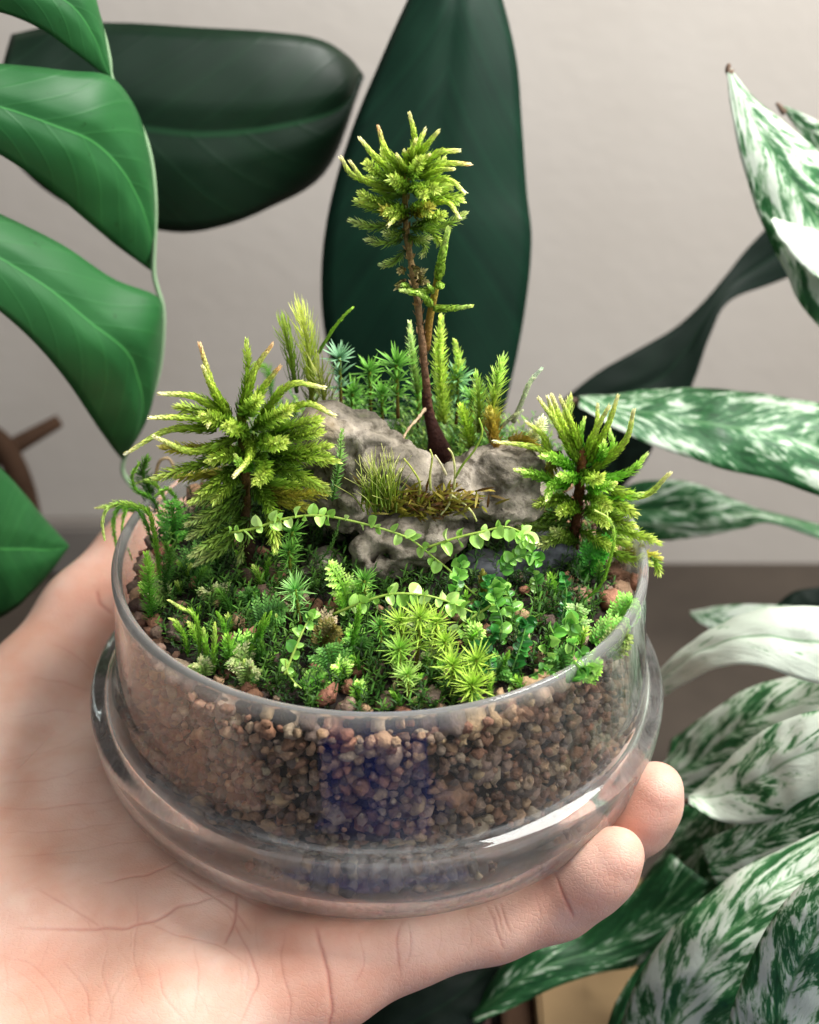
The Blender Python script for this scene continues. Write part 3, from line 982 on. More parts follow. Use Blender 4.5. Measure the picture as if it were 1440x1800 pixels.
# ================================================================== glass bowl
BX = -0.6
PROFILE = [(0.0, 0.3), (30, 0.2), (42, 0.0), (47.0, 0.7), (50.3, 2.2), (52.8, 4.8), (54.8, 8.4), (55.7, 12.5), (56.1, 16.0), (56.0, 18.2), (55.0, 19.6), (53.2, 20.3), (52.0, 21.2),
           (51.7, 22.6), (51.4, 25), (50.9, 31), (50.35, 39), (50.1, 44), (50.15, 46.2), (49.9, 47.3), (49.2, 47.8), (48.5, 47.3), (48.2, 46.2),
           (48.2, 44), (48.4, 39), (48.9, 31), (49.3, 25), (49.7, 21.8), (50.6, 19.4), (52.4, 18.0), (52.9, 15.6), (52.8, 12.5), (51.9, 9.0), (50.0, 5.9), (47.4, 3.9), (42, 2.9), (30, 2.6), (0.0, 2.6)]


def lathe(name, prof, mat, seg=160, cx=0.0, parent=None, sub=True):
    pr = np.array(prof, float)
    V = []; F = []
    rows = []
    for r, z in pr:
        if r < 1e-6:
            rows.append([len(V)]); V.append((cx, 0, z))
        else:
            rows.append(list(range(len(V), len(V) + seg)))
            ox = -0.9 * max(0.0, min(1.0, (24 - z) / 6))
            V += [(cx + ox + r * math.cos(2 * math.pi * k / seg), r * math.sin(2 * math.pi * k / seg), z) for k in range(seg)]
    for a, b in zip(rows[:-1], rows[1:]):
        for k in range(seg):
            k2 = (k + 1) % seg
            if len(a) == 1:
                F.append((a[0], b[k2], b[k]))
            elif len(b) == 1:
                F.append((a[k], a[k2], b[0]))
            else:
                F.append((a[k], a[k2], b[k2], b[k]))
    me = bpy.data.meshes.new(name)
    me.from_pydata((np.array(V) * MM).tolist(), [], F)
    bm = bmesh.new(); bm.from_mesh(me); bmesh.ops.recalc_face_normals(bm, faces=bm.faces); bm.to_mesh(me); bm.free()
    me.polygons.foreach_set('use_smooth', [True] * len(me.polygons))
    me.materials.append(mat)
    o = bpy.data.objects.new(name, me)
    col.objects.link(o)
    if sub:
        m = o.modifiers.new('s', 'SUBSURF'); m.levels = 1; m.render_levels = 1
    return o


def spline_prof(prof, n):
    q = catmull([(r, z, 0) for r, z in prof], n)
    q[:, 0] = np.maximum(q[:, 0], 0)
    q[0, 0] = q[-1, 0] = 0
    return [(a, b) for a, b, _ in q]


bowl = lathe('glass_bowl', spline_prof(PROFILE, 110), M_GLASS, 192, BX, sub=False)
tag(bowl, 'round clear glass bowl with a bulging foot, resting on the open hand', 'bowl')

# ================================================================== clay granules and soil
sub_root = empty('clay_substrate', (BX, 0, 3.0), 'brown baked-clay granules and dark soil filling the glass bowl', 'substrate')
g = Geo()
prof = [(0, 3.4), (30, 3.6), (37, 5), (41, 11), (44.0, 18), (44.8, 22), (44.8, 30), (44.6, 38), (44.0, 41)]
seg = 96
V = []; F = []
rows = []
for r, z in prof:
    if r == 0:
        rows.append([len(V)]); V.append((BX, 0, z))
    else:
        rows.append(list(range(len(V), len(V) + seg))); V += [(BX + r * math.cos(2 * math.pi * k / seg), r * math.sin(2 * math.pi * k / seg), z) for k in range(seg)]
for rr_ in np.linspace(0.96, 0.06, 22):
    rows.append(list(range(len(V), len(V) + seg)))
    for k in range(seg):
        a = 2 * math.pi * k / seg
        x, y = 44 * rr_ * math.cos(a), 44 * rr_ * math.sin(a)
        V.append((BX + x, y, soil_z(x, y) - 0.8 + 1.3 * mnoise.noise(Vector((x * .22, y * .22, 1)))))
rows.append([len(V)]); V.append((BX, 0, soil_z(0, 0)))
for a, b in zip(rows[:-1], rows[1:]):
    for k in range(seg):
        k2 = (k + 1) % seg
        if len(a) == 1: F.append((a[0], b[k2], b[k]))
        elif len(b) == 1: F.append((a[k], a[k2], b[0]))
        else: F.append((a[k], a[k2], b[k2], b[k]))
g.add(V, F, [lin('2a1b12')] * len(V))
g.build('soil', M_SOIL, sub_root)

GC = [lin(h) for h in ('83604b', '8e705c', '6b4f3f', '97795f', '865f4c', '57463c', '968470', '806c5e', '9c8266', '68594f')]


def granule_variants(n=10):
    out = []
    for s in range(n):
        bm = bmesh.new()
        bmesh.ops.create_icosphere(bm, subdivisions=2, radius=1.0)
        sx = [random.uniform(0.8, 1.25), random.uniform(0.8, 1.15), random.uniform(0.7, 1.0)]
        for v in bm.verts:
            d = v.co.normalized()
            k = 1 + 0.5 * mnoise.noise(d * 1.4 + Vector((s * 7.1, 0, 0))) + 0.30 * mnoise.noise(d * 3.0 + Vector((0, s * 5.3, 0))) + 0.16 * mnoise.noise(d * 7 + Vector((0, 0, s * 3.3)))
            v.co = Vector((d.x * sx[0], d.y * sx[1], d.z * sx[2])) * k
        V = np.array([v.co for v in bm.verts]); F = [tuple(v.index for v in f.verts) for f in bm.faces]
        bm.free()
        out.append((V, F))
    return out


GV = granule_variants()
spots = []


def inner_r(z):
    zs = [2.9, 5.9, 9, 12.5, 15.6, 17.9, 19.6, 21.8, 25, 31, 39, 44]
    rs = [44, 48.5, 50.8, 51.8, 52.0, 51.2, 49.6, 48.8, 48.5, 48.1, 47.6, 47.4]
    return float(np.interp(z, zs, rs))


# against the glass
z = 19.5
while z < 41.0:
    nrow = 150
    for k in range(nrow):
        a = 2 * math.pi * (k + random.uniform(-.3, .3)) / nrow
        r = max(0.32, random.gauss(0.85, 0.36)) * (1.9 if random.random() < .08 else 1)
        if z > 36 and random.random() < 0.25:
            r *= 1.5
        zz = z + random.uniform(-.8, .8)
        R = inner_r(zz) - r * random.uniform(0.85, 1.25) - (0.7 if random.random() < .3 else 0)
        spots.append((BX + R * math.cos(a), R * math.sin(a), zz, r))
    z += 1.6
for k in range(1100):   # second layer
    a = random.uniform(0, 2 * math.pi); zz = random.uniform(5, 42); r = random.uniform(0.8, 1.8)
    R = min(inner_r(zz), 48.6 if zz > 19 else 46.0) - 2.6 - random.uniform(0, 2.0)
    spots.append((BX + R * math.cos(a), R * math.sin(a), zz, r))
for k in range(230):   # settled in the bulging foot
    a = random.uniform(0, 2 * math.pi); zz = 3.6 + abs(random.gauss(0, 3.0)); r = random.uniform(0.6, 1.7)
    if zz > 17: continue
    R = inner_r(zz) - r - random.uniform(0, 4.5)
    spots.append((BX + R * math.cos(a), R * math.sin(a), max(zz, 3.2 + r), r))
# on top
for k in range(330):
    a = random.uniform(0, 2 * math.pi); R = 47 * math.sqrt(random.uniform(0.12 if math.sin(a) < 0.2 else 0.5, 1.0)); r = max(0.5, random.gauss(1.25, 0.55))
    R = min(R, 47.6 - r)
    x, y = R * math.cos(a), R * math.sin(a)
    spots.append((BX + x, y, soil_z(x, y) - 0.3 + random.uniform(-.5, 0.6), r))
for px, py, r in ((930, 1212, 3.1), (950, 1190, 1.7), (1075, 1060, 2.8), (1120, 1030, 2.3), (1085, 1090, 2.0), (575, 1228, 2.6), (310, 1115, 2.6), (440, 1120, 2.0), (830, 1235, 2.2), (1060, 1125, 2.0), (270, 1060, 2.2), (640, 1250, 1.8), (880, 1228, 1.7), (260, 1040, 1.8), (420, 1100, 2.2)):
    p = US(px, py)
    r *= 0.8
    spots.append((p[0], p[1], p[2] + r * .2, r))
# those that show largest become single pieces
cand = []
for i, (x, y, zz, r) in enumerate(spots):
    d = np.array([x, y, zz]) - CAM
    facing = -y / 48.0 + (0.35 if zz > soil_z(x, y) - 1.2 and y < 5 else 0) + (zz - 20) / 80
    cand.append((-(r * r * max(0.01, facing)), i))
cand.sort()
single = {i for _, i in cand[:300]}
meshes = []
for s, (V, F) in enumerate(GV):
    for ci in range(3):
        me = bpy.data.meshes.new('granule')
        me.from_pydata((V * MM).tolist(), [], F)
        at = me.color_attributes.new('Col', 'FLOAT_COLOR', 'POINT')
        C = np.ones((len(V), 4), np.float32); C[:, :3] = jit(GC[(s * 3 + ci) % len(GC)], 0.1)
        at.data.foreach_set('color', C.ravel())
        me.polygons.foreach_set('use_smooth', [True] * len(me.polygons))
        me.materials.append(M_GRAN)
        meshes.append(me)
g = Geo()
for i, (x, y, zz, r) in enumerate(spots):
    rot = Matrix.Rotation(random.uniform(0, 6.28), 3, Vector((random.gauss(0, 1), random.gauss(0, 1), random.gauss(0, 1))).normalized())
    if i in single:
        o = bpy.data.objects.new('granule', random.choice(meshes))
        o.rotation_euler = rot.to_euler()
        o.scale = (r, r, r)
        o.location = (Vector((x, y, zz)) - sub_root.location / MM) * MM
        o.parent = sub_root
        col.objects.link(o)
    else:
        V, F = random.choice(GV)
        W = (V * r) @ np.array(rot).T + np.array([x, y, zz])
        g.add(W, F, [jit(random.choice(GC), 0.1)] * len(V))
tag(g.build('granules', M_GRAN, sub_root), kind='stuff')

# unseen blue cloth added in front, for blue clothes that the glass mirrors
M_CLOTH = mat_plain('added_blue_cloth', '3444a4', 0.85, 0.15, 0.2, 120)
g = Geo(); n = 30
V = [(-100 + 200 * i / (n - 1) + 16 * math.sin(j * .4) + 10 * mnoise.noise(Vector((i * .2, j * .25, 8))), -360 + 215 * j / (n - 1) + 14 * math.sin(i * .5), FLOOR_Z + 14 + 8 * math.sin(i * .55 + j * .12) + 5 * mnoise.noise(Vector((i * .3, j * .3, 2)))) for i in range(n) for j in range(n)]
g.add(V, [(i * n + j, (i + 1) * n + j, (i + 1) * n + j + 1, i * n + j + 1) for i in range(n - 1) for j in range(n - 1)], [lin('3a48a8')] * len(V))
cl_ = g.build('added_blue_cloth', M_CLOTH, None, origin=(0, -250, FLOOR_Z))
cl_.modifiers.new('t', 'SOLIDIFY').thickness = 0.002
tag(cl_, 'unseen rumpled blue cloth added to give the blue tint mirrored in the front of the bowl', 'cloth')

# ================================================================== rocks
def blob_rock(name, lumps, mat, vox=0.7, seed=0, amp=1.0, cuts=(), label='', cat='rock'):
    """lumps: (centre mm, half sizes, tilt) joined into one stone, then chipped and weathered"""
    bm = bmesh.new()
    rr = random.Random(seed)
    for c, s, rot in lumps:
        m = Matrix.Translation(c) @ Matrix.Rotation(rot[2], 4, 'Z') @ Matrix.Rotation(rot[1], 4, 'Y') @ Matrix.Rotation(rot[0], 4, 'X')
        r = bmesh.ops.create_icosphere(bm, subdivisions=4, radius=1.0)
        planes = [(Vector((rr.gauss(0, 1), rr.gauss(0, 1), rr.gauss(0, 1))).normalized(), rr.uniform(0.62, 0.9)) for _ in range(9)]
        for v in r['verts']:
            p = v.co.copy()
            for n, h in planes:
                e = p.dot(n) - h
                if e > 0:
                    p -= n * e * 0.97
            v.co = m @ Vector((p.x * s[0], p.y * s[1], p.z * s[2]))
    me = bpy.data.meshes.new('raw'); bm.to_mesh(me); bm.free()
    o = bpy.data.objects.new('raw', me); col.objects.link(o)
    md = o.modifiers.new('r', 'REMESH'); md.mode = 'VOXEL'; md.voxel_size = vox
    dg = bpy.context.evaluated_depsgraph_get()
    m2 = bpy.data.meshes.new_from_object(o.evaluated_get(dg))
    bpy.data.objects.remove(o); bpy.data.meshes.remove(me)
    N = len(m2.vertices)
    P = np.zeros(N * 3); m2.vertices.foreach_get('co', P); P = P.reshape(-1, 3)
    Nn = np.zeros(N * 3); m2.vertices.foreach_get('normal', Nn); Nn = Nn.reshape(-1, 3)
    E_ = np.zeros(len(m2.edges) * 2, np.int64); m2.edges.foreach_get('vertices', E_); E_ = E_.reshape(-1, 2)
    deg = np.bincount(E_.ravel(), minlength=N).astype(float)
    for _ in range(0):
        S = np.stack([np.bincount(E_[:, 0], P[E_[:, 1], k], N) + np.bincount(E_[:, 1], P[E_[:, 0], k], N) for k in range(3)], 1)
        P = P + 0.5 * (S / deg[:, None] - P)
    d = np.zeros(N)
    for i in range(N):
        p = Vector(P[i])
        q = Vector((p.x, p.y, p.z * 1.7))
        a = mnoise.noise(q * 0.12 + Vector((seed, 0, 0))) * 0.8
        b = 0.9 * (0.4 - abs(mnoise.noise(q * 0.22 + Vector((0, seed, 3)))))
        c = 0.42 * (0.3 - abs(mnoise.noise(p * 0.55 + Vector((0, 4, seed)))))
        e = 0.18 * mnoise.noise(p * 1.5) - 1.3 * max(0.0, 0.10 - abs(mnoise.noise(p * 0.13 + Vector((9, seed, 1))))) / 0.10 * 0.6
        s_ = (p.z + 2.2 * mnoise.noise(p * 0.09) + 0.9 * p.x * 0.12) * 0.30
        f_ = s_ - math.floor(s_)
        d[i] = (a + b + c + e + 0.5 * (min(1.0, f_ * 1.25) - 0.5 if f_ < .8 else (1 - f_) * 5 - 0.5)) * amp
    for pts, dep, w in cuts:      # cracks and pits
        for t in catmull(pts, 30):
            dist = np.linalg.norm(P - t, axis=1)
            d = np.minimum(d, d * 0 + np.where(dist < 3 * w, d - 0 * d, d) - 0)
            d -= np.where(dist < 2.5 * w, dep * np.exp(-(dist / w) ** 2) * 0.22, 0)
    P = P + Nn * d[:, None]
    base = np.array([P[:, 0].mean(), P[:, 1].mean(), P[:, 2].min()])
    m2.vertices.foreach_set('co', ((P - base) * MM).ravel())
    m2.polygons.foreach_set('use_smooth', [True] * len(m2.polygons))
    m2.materials.clear(); m2.materials.append(mat); m2.update(); m2.name = name
    ob = bpy.data.objects.new(name, m2)
    ob.location = Vector(base) * MM
    col.objects.link(ob)
    return tag(ob, label, cat)


def LY(px, py, y):
    return Vector(UY(px, py, y))


blob_rock('rock', [
    (LY(610, 772, 8), (9.0, 8, 6.0), (0.2, 0.35, 0.1)),
    (LY(672, 810, 4), (6.5, 7, 7.0), (0.0, 0.5, 0.2)),
    (LY(560, 770, 10), (6.0, 7, 5.0), (0.1, -0.2, 0.0)),
    (LY(735, 850, 2), (7.0, 7, 5.5), (0.1, 0.1, 0.3)),
    (LY(870, 830, 4), (9.5, 8, 5.5), (0.2, -0.15, -0.1)),
    (LY(895, 880, -1), (6.5, 6, 3.4), (0.1, 0.05, 0.1)),
    (LY(800, 860, 2), (8.0, 8, 6.0), (0.0, 0.0, 0.0)),
    (LY(620, 870, 4), (8.0, 8, 9.0), (0.0, 0.0, 0.2)),
    (LY(720, 960, -3), (11.5, 7.0, 5.6), (0.35, -0.12, 0.1)),
    (LY(670, 980, -5), (7.5, 5.5, 4.2), (0.3, 0.1, 0.0)),
    (LY(770, 935, -2), (7.5, 6.0, 5.0), (0.3, -0.3, 0.0)),
    (LY(575, 1000, -2), (4.5, 4.5, 3.5), (0.1, 0.2, 0.0)),
    (Vector((8, 16, 47)), (26, 15, 9), (0, 0, 0)),
], M_ROCK, 0.6, 3, 1.0,
    cuts=[([UY(600, 728, 2.5), UY(612, 755, 0), UY(625, 790, -2), UY(632, 822, -2)], 3.2, 0.8),
          ([UY(640, 745, 2), UY(655, 800, -2), UY(670, 840, -3)], 1.2, 0.8),
          ([UY(648, 962, -9), UY(662, 975, -9.5), UY(676, 990, -9.5)], 4.0, 1.5),
          ([UY(610, 930, -6), UY(640, 925, -7), UY(700, 905, -7), UY(760, 905, -7)], 2.5, 1.2),
          ([UY(800, 905, -6), UY(860, 905, -6), UY(935, 880, -6)], 3.0, 1.3)],
    label='craggy grey-tan stone with a hollow and moss pockets in the middle of the bowl')
blob_rock('slate_stone', [(LY(930, 985, 0), (10, 6, 5.5), (0.2, 0.1, 0.2)), (LY(860, 1000, -3), (6, 5, 4), (0, 0.2, 0))], M_SLATE, 0.7, 9, 0.8,
          label='dark bluish slate stone half hidden behind the round-leaved moss')
blob_rock('pale_stone', [(UY(1060, 1000, 6), (6.5, 5, 5), (0.3, 0.2, 0.5)), (UY(1030, 985, 9), (5, 4, 5), (0.1, 0.2, 0))], M_ROCK, 0.6, 21, 0.7,
          label='small pale crumbly stone behind the stem of the right-hand tree moss')

# ================================================================== plants of moss
BRN = lin('3a2416'); DKB = lin('1d120b')


def scaly_branch(g, pts, r0, r1, cs, dens=1.0, leaf=1.7, width=0.75, spread=0.55, smooth_tip=0.35, core=0.45):
    """a shoot clothed in overlapping pointed leaves; the last stretch is slim with pressed leaves"""
    pts = np.asarray(pts)
    L = np.linalg.norm(np.diff(pts, axis=0), axis=1).sum()
    n = max(10, int(L * 1.4))
    q = catmull(pts, n)
    rad = [core * ((r0 * (1 - t) + r1 * t) * (1 if t < 0.9 else 1 - (t - 0.9) * 7.5)) for t in np.linspace(0, 1, n)]
    g.tube(q, np.maximum(rad, 0.06), [lerp3(cs, t) * 0.8 for t in np.linspace(0, 1, n)], 6)
    k = int(L * 8.5 * dens)
    for i in range(k):
        t = (i + RNG.random()) / k
        x = t * (n - 1); j = min(int(x), n - 2); x -= j
        p = q[j] * (1 - x) + q[j + 1] * x
        tn = unit(q[j + 1] - q[j])
        a, b = frame_of(tn)
        ph = i * 2.39996 + RNG.normal(0, .25)
        o = a * math.cos(ph) + b * math.sin(ph)
        r = r0 * (1 - t) + r1 * t
        sp = spread if t < 1 - smooth_tip else spread * (0.25 + 0.5 * (1 - t) / max(smooth_tip, 1e-3))
        lf = leaf * (1.0 if t < 1 - smooth_tip else 0.72) * RNG.uniform(0.75, 1.2) * (0.55 + 0.45 * r / max(r0, 1e-3))
        d = tn * math.cos(sp) + o * math.sin(sp)
        c = jit(lerp3(cs, t), 0.13)
        g.blade(p + o * r * core * 0.8, d, o, lf, width * RNG.uniform(.8, 1.2) * (0.6 + 0.4 * r / max(r0, 1e-3)), c * 0.62, np.clip(c * 1.35, 0, 1), RNG.normal(0.02, .1))


# colours run from the base of a shoot to its tip
C_UP = [lin('5d7d16'), lin('86a82a'), lin('aec848'), lin('c8da74'), lin('eceabc')]
C_UPP = [lin('5d7d16'), lin('86a82a'), lin('aec848'), lin('c8d074'), lin('e6c29c')]
C_GRN = [lin('446c14'), lin('6f9526'), lin('98b440'), lin('bfd070')]
C_LOW = [lin('304c12'), lin('5d8224'), lin('8eaa4c'), lin('bcc78c')]
C_OLV = [lin('44470f'), lin('7c7c20'), lin('a8a838'), lin('b8b85a')]
C_BRT = [lin('4a9616'), lin('6aaa28'), lin('9cca50'), lin('cfe494')]
PAL = {'u': C_UP, 'p': C_UPP, 'g': C_GRN, 'l': C_LOW, 'o': C_OLV, 'b': C_BRT}


def tree_moss(name, label, origin, scale, Y, stem_px, branches, stem_r, stem_cols, side_px=()):
    """origin and scale turn the branch list into photograph pixels; last two numbers of a branch: tip offset towards the back (mm), thickness"""
    to = lambda p: (origin[0] + p[0] * scale, origin[1] + p[1] * scale)
    st = [UY(*p, Y) for p in stem_px]
    root = empty(name, st[0], label, 'moss')
    g = Geo()
    q = catmull(st, 34)
    g.tube(q, np.linspace(stem_r[0], stem_r[1], 34) * (1 + 0.12 * np.sin(np.arange(34) * 1.7)), [lerp3(stem_cols, t) for t in np.linspace(0, 1, 34)], 9)
    for i in range(150):       # brown leaf scales on the stem
        t = RNG.random() ** 0.8; j = min(int(t * 33), 32)
        tn = unit(q[j + 1] - q[j]); a, b = frame_of(tn); ph = RNG.uniform(0, 6.28); o = a * math.cos(ph) + b * math.sin(ph)
        g.blade(q[j] + o * stem_r[0] * .6, tn * .85 + o * .5, o, RNG.uniform(0.8, 1.7), 0.6, jit(lerp3(stem_cols, t) * 1.1), jit(lerp3(stem_cols, t) * 1.8), 0)
    g.build('stem', M_STEM, root)
    for br in branches:
        (b, m, tp), kind, dy, th = br[0], br[1], br[2], br[3]
        P0 = UY(*to(b), Y + dy * 0.05); P2 = UY(*to(tp), Y + dy)
        P1 = UY(*to(m), Y + dy * 0.55) if m else (P0 + P2) / 2
        g = Geo()
        cs = PAL[kind]
        if kind in 'up':
            scaly_branch(g, [P0, P1, P2], 1.25 * th, 0.42 * th, cs, 1.4, 1.6 * th, 0.48 * th, 0.44, 0.66, 0.58)
        elif kind == 'b':
            scaly_branch(g, [P0, P1, P2], 1.2 * th, 0.55 * th, cs, 1.35, 1.8 * th, 0.5 * th, 0.6, 0.25, 0.42)
        else:
            scaly_branch(g, [P0, P1, P2], 1.25 * th, 0.65 * th, cs, 1.5, 2.1 * th, 0.5 * th, 0.72, 0.12, 0.34)
        g.build('branch', M_MOSS, root)
    return root


BA = [(((555, 380), (600, 330), (640, 300)), 'u', -6, .8), (((520, 400), (480, 350), (450, 300)), 'u', -6, .8), (((550, 350), (540, 280), (560, 215)), 'u', -4, .8), (((540, 430), (560, 380), (590, 320)), 'g', -7, .9), (((520, 500), (470, 470), (420, 430)), 'g', -7, .9), (((550, 520), (620, 490), (690, 500)), 'g', -7, .9), (((530, 620), (590, 600), (640, 640)), 'g', -7, .8), (((510, 640), (450, 620), (390, 640)), 'g', -7, .8), (((520, 760), (560, 790), (640, 780)), 'l', -4, .7), (((500, 740), (440, 760), (380, 750)), 'l', -4, .7), (((560, 330), (552, 190), (525, 68)), 'u', -2, .9), (((560, 330), (625, 240), (690, 165)), 'u', -3, .9), (((545, 320), (575, 240), (612, 158)), 'u', 2, .9),
      (((495, 390), (390, 280), (345, 145)), 'p', 1, .95), (((470, 430), (330, 315), (243, 212)), 'u', -1, .95), (((440, 480), (215, 430), (130, 322)), 'u', 0, .95),
      (((440, 500), (270, 450), (180, 338)), 'u', -4, .85), (((440, 460), (330, 400), (280, 345)), 'g', -6, .9), (((590, 370), (690, 290), (805, 278)), 'u', -1, 1.0),
      (((585, 400), (740, 352), (865, 355)), 'p', 1, .95), (((580, 430), (690, 390), (775, 384)), 'u', -5, .85), (((585, 490), (735, 440), (838, 516)), 'u', -2, .95),
      (((560, 600), (700, 545), (815, 560)), 'g', -3, 1.1), (((555, 620), (730, 570), (808, 660)), 'u', -6, .85), (((540, 700), (720, 710), (840, 638)), 'l', 1, .85),
      (((530, 720), (650, 745), (715, 830)), 'g', -4, .85), (((470, 630), (330, 605), (218, 565)), 'g', 2, .95), (((470, 600), (330, 570), (240, 520)), 'g', -5, .9),
      (((480, 700), (320, 715), (190, 682)), 'l', 0, .85), (((485, 785), (380, 810), (280, 790)), 'l', -1, .75), (((500, 850), (440, 915), (355, 935)), 'l', 2, .65),
      (((545, 790), (615, 830), (595, 885)), 'l', -3, .6), (((490, 600), (450, 650), (405, 705)), 'u', -7, .9), (((515, 350), (498, 300), (494, 275)), 'u', -4, .7),
      (((530, 480), (580, 500), (615, 540)), 'g', -8, .8), (((580, 690), (660, 670), (720, 640)), 'g', -6, .9),
      (((510, 420), (420, 400), (370, 280)), 'g', 5, 1.0), (((570, 420), (650, 400), (720, 330)), 'g', 6, 1.0), (((500, 540), (380, 520), (310, 440)), 'g', 5, 1.0),
      (((560, 540), (680, 500), (760, 470)), 'g', 5, 1.0), (((520, 660), (420, 650), (370, 610)), 'o', -5, .9), (((540, 640), (600, 620), (650, 600)), 'o', -7, .9), ]
A = tree_moss('tree_moss', 'tallest tree-like moss with a bare brown stem rising from the stone', (560, 180), 440 / 1440, 13,
              [(772, 806), (764, 765), (751, 690), (743, 610), (735, 540), (726, 480), (716, 420), (712, 360), (716, 300), (724, 262)], BA, (0.78, 0.45),
              [DKB, lin('4a2f24'), lin('6f5740'), lin('85704c'), lin('6a5a2a'), lin('6f7a20')])
g = Geo()       # dark swollen foot of the stem
q = catmull([UY(776, 812, 13), UY(768, 775, 12), UY(752, 722, 13), UY(748, 690, 13)], 14)
g.tube(q, [2.5, 2.5, 2.4, 2.2, 1.9, 1.6, 1.4, 1.2, 1.05, .95, .9, .85, .8, .75], [lin('2a140e')] * 14, 9)
g.build('stem_foot', M_STEM, A)
g = Geo()
q = catmull([UY(703, 785, 6), UY(716, 757, 8), UY(735, 735, 10), UY(748, 718, 12)], 18)
g.tube(q, np.linspace(.18, .34, 18) * (1 + .3 * np.sin(np.arange(18) * 2.1)), [lin('a8927a')] * 18, 6)
g.build('root', M_STEM, A)
for (bx_, by_), (tx, ty) in (((492, 960), (470, 970)), ((560, 1010), (600, 970)), ((570, 1030), (612, 1030)), ((500, 1020), (455, 1060)), ((540, 940), (575, 985))):
    g = Geo(); o_ = (560, 180); s_ = 440 / 1440
    scaly_branch(g, [UY(o_[0] + bx_ * s_, o_[1] + by_ * s_, 11), UY(o_[0] + tx * s_, o_[1] + ty * s_, 9)], .6, .35, [lin('4a3a1c'), lin('7d7a45'), lin('a8a070')], 1.0, 1.3, .5, .6, 0, .5)
    g.build('withered_branch', M_MOSS, A)
sh = [(620, 1420), (640, 1240), (668, 1100), (690, 980), (715, 860), (745, 733)]
T_ = lambda p: (560 + p[0] * 440 / 1440, 180 + p[1] * 440 / 1440)
S2 = empty('moss_shoot', UY(*T_(sh[0]), 14), 'slender pale green young shoot leaning beside the tallest moss stem', 'moss')
g = Geo(); q = catmull([UY(*T_(p), 14 - 4 * i / 5) for i, p in enumerate(sh)], 24)
g.tube(q, np.linspace(.75, .5, 24), [lerp3([lin('6a4a20'), lin('8a7a28'), lin('9dbb45')], t) for t in np.linspace(0, 1, 24)], 8)
g.build('stem', M_STEM, S2)
for a_, m_, b_, th in (((690, 1010), (712, 880), (745, 733), .95), ((645, 1080), (560, 1092), (475, 1080), .8), ((645, 1165), (610, 1120), (570, 1095), .8), ((665, 1185), (770, 1185), (880, 1172), .75), ((690, 1050), (700, 1055), (712, 1058), .8), ((655, 1090), (645, 1070), (632, 1050), .6), ((515, 1060), (490, 1050), (478, 1052), .6)):
    g = Geo()
    scaly_branch(g, [UY(*T_(a_), 11), UY(*T_(m_), 9), UY(*T_(b_), 8)], 1.05 * th, .42 * th, [lin('6f8f2a'), lin('9cc24a'), lin('c6dd86')], 1.1, 1.6 * th, .8 * th, .3, .4, .75)
    g.build('branch', M_MOSS, S2)

BB = [(((610, 690), (530, 560), (455, 320)), 'p', 0, 1.05), (((600, 690), (515, 540), (470, 435)), 'u', -4, .95), (((570, 670), (420, 590), (247, 576)), 'u', -3, 1.05), (((540, 720), (350, 702), (195, 702)), 'u', -6, 1.0),
      (((540, 760), (290, 768), (65, 890)), 'u', -5, 1.0), (((640, 810), (420, 880), (218, 806)), 'u', -10, 1.1), (((620, 700), (440, 665), (335, 645)), 'g', 4, 1.0), (((660, 690), (706, 480), (700, 300)), 'g', 4, .85),
      (((680, 660), (745, 450), (832, 322)), 'p', 2, 1.0), (((720, 650), (800, 530), (875, 436)), 'p', -2, 1.0), (((780, 690), (930, 530), (1105, 542)), 'u', -2, 1.05), (((830, 720), (1010, 630), (1160, 690)), 'u', -5, 1.05),
      (((790, 800), (950, 745), (1085, 715)), 'g', -3, 1.15), (((810, 830), (960, 800), (1095, 775)), 'g', -6, 1.1), (((820, 890), (980, 880), (1130, 852)), 'g', -4, 1.15), (((810, 930), (990, 910), (1170, 930)), 'g', -7, 1.1),
      (((790, 970), (950, 995), (1130, 1090)), 'g', -5, 1.15), (((720, 800), (715, 910), (635, 1010)), 'u', -14, 1.1), (((760, 900), (800, 980), (750, 1040)), 'g', -14, 1.1), (((640, 960), (560, 1030), (412, 1142)), 'g', -8, 1.1),
      (((620, 910), (420, 960), (220, 1020)), 'g', -4, 1.15), (((640, 870), (420, 870), (268, 858)), 'o', 0, 1.15), (((560, 680), (520, 700), (495, 748)), 'u', -9, .9), (((690, 690), (730, 640), (770, 600)), 'g', -6, 1.1),
      (((640, 740), (560, 720), (470, 690)), 'g', -8, 1.1), (((740, 760), (840, 700), (930, 650)), 'g', -8, 1.1), (((700, 780), (640, 760), (600, 740)), 'g', -12, 1.0), (((760, 820), (830, 840), (900, 830)), 'g', -12, 1.1),
      (((660, 1000), (500, 1000), (330, 1010)), 'o', 6, 1.1), (((780, 1060), (900, 1050), (1110, 1065)), 'g', 2, 1.1), (((690, 900), (600, 900), (500, 930)), 'g', -10, 1.0), (((720, 960), (680, 960), (640, 900)), 'b', -12, .8),
      (((700, 1040), (560, 1110), (412, 1150)), 'l', -4, 1.0), (((700, 1080), (560, 1180), (390, 1262)), 'l', -6, 1.05), (((700, 1130), (540, 1250), (395, 1335)), 'l', -4, 1.0), (((720, 1230), (560, 1330), (410, 1430)), 'l', -6, 1.1),
      (((740, 1050), (830, 1190), (850, 1400)), 'g', -12, 1.15), (((790, 1090), (960, 1110), (1130, 1090)), 'o', -3, 1.1), (((700, 1250), (600, 1370), (440, 1470)), 'l', -3, 1.0), (((790, 1110), (900, 1150), (1040, 1180)), 'o', 2, 1.0), (((660, 1000), (600, 1060), (530, 1150)), 'g', -9, .9),
      (((700, 1120), (650, 1250), (600, 1350)), 'l', 4, .9), (((720, 1200), (700, 1350), (660, 1470)), 'l', 0, .9)]
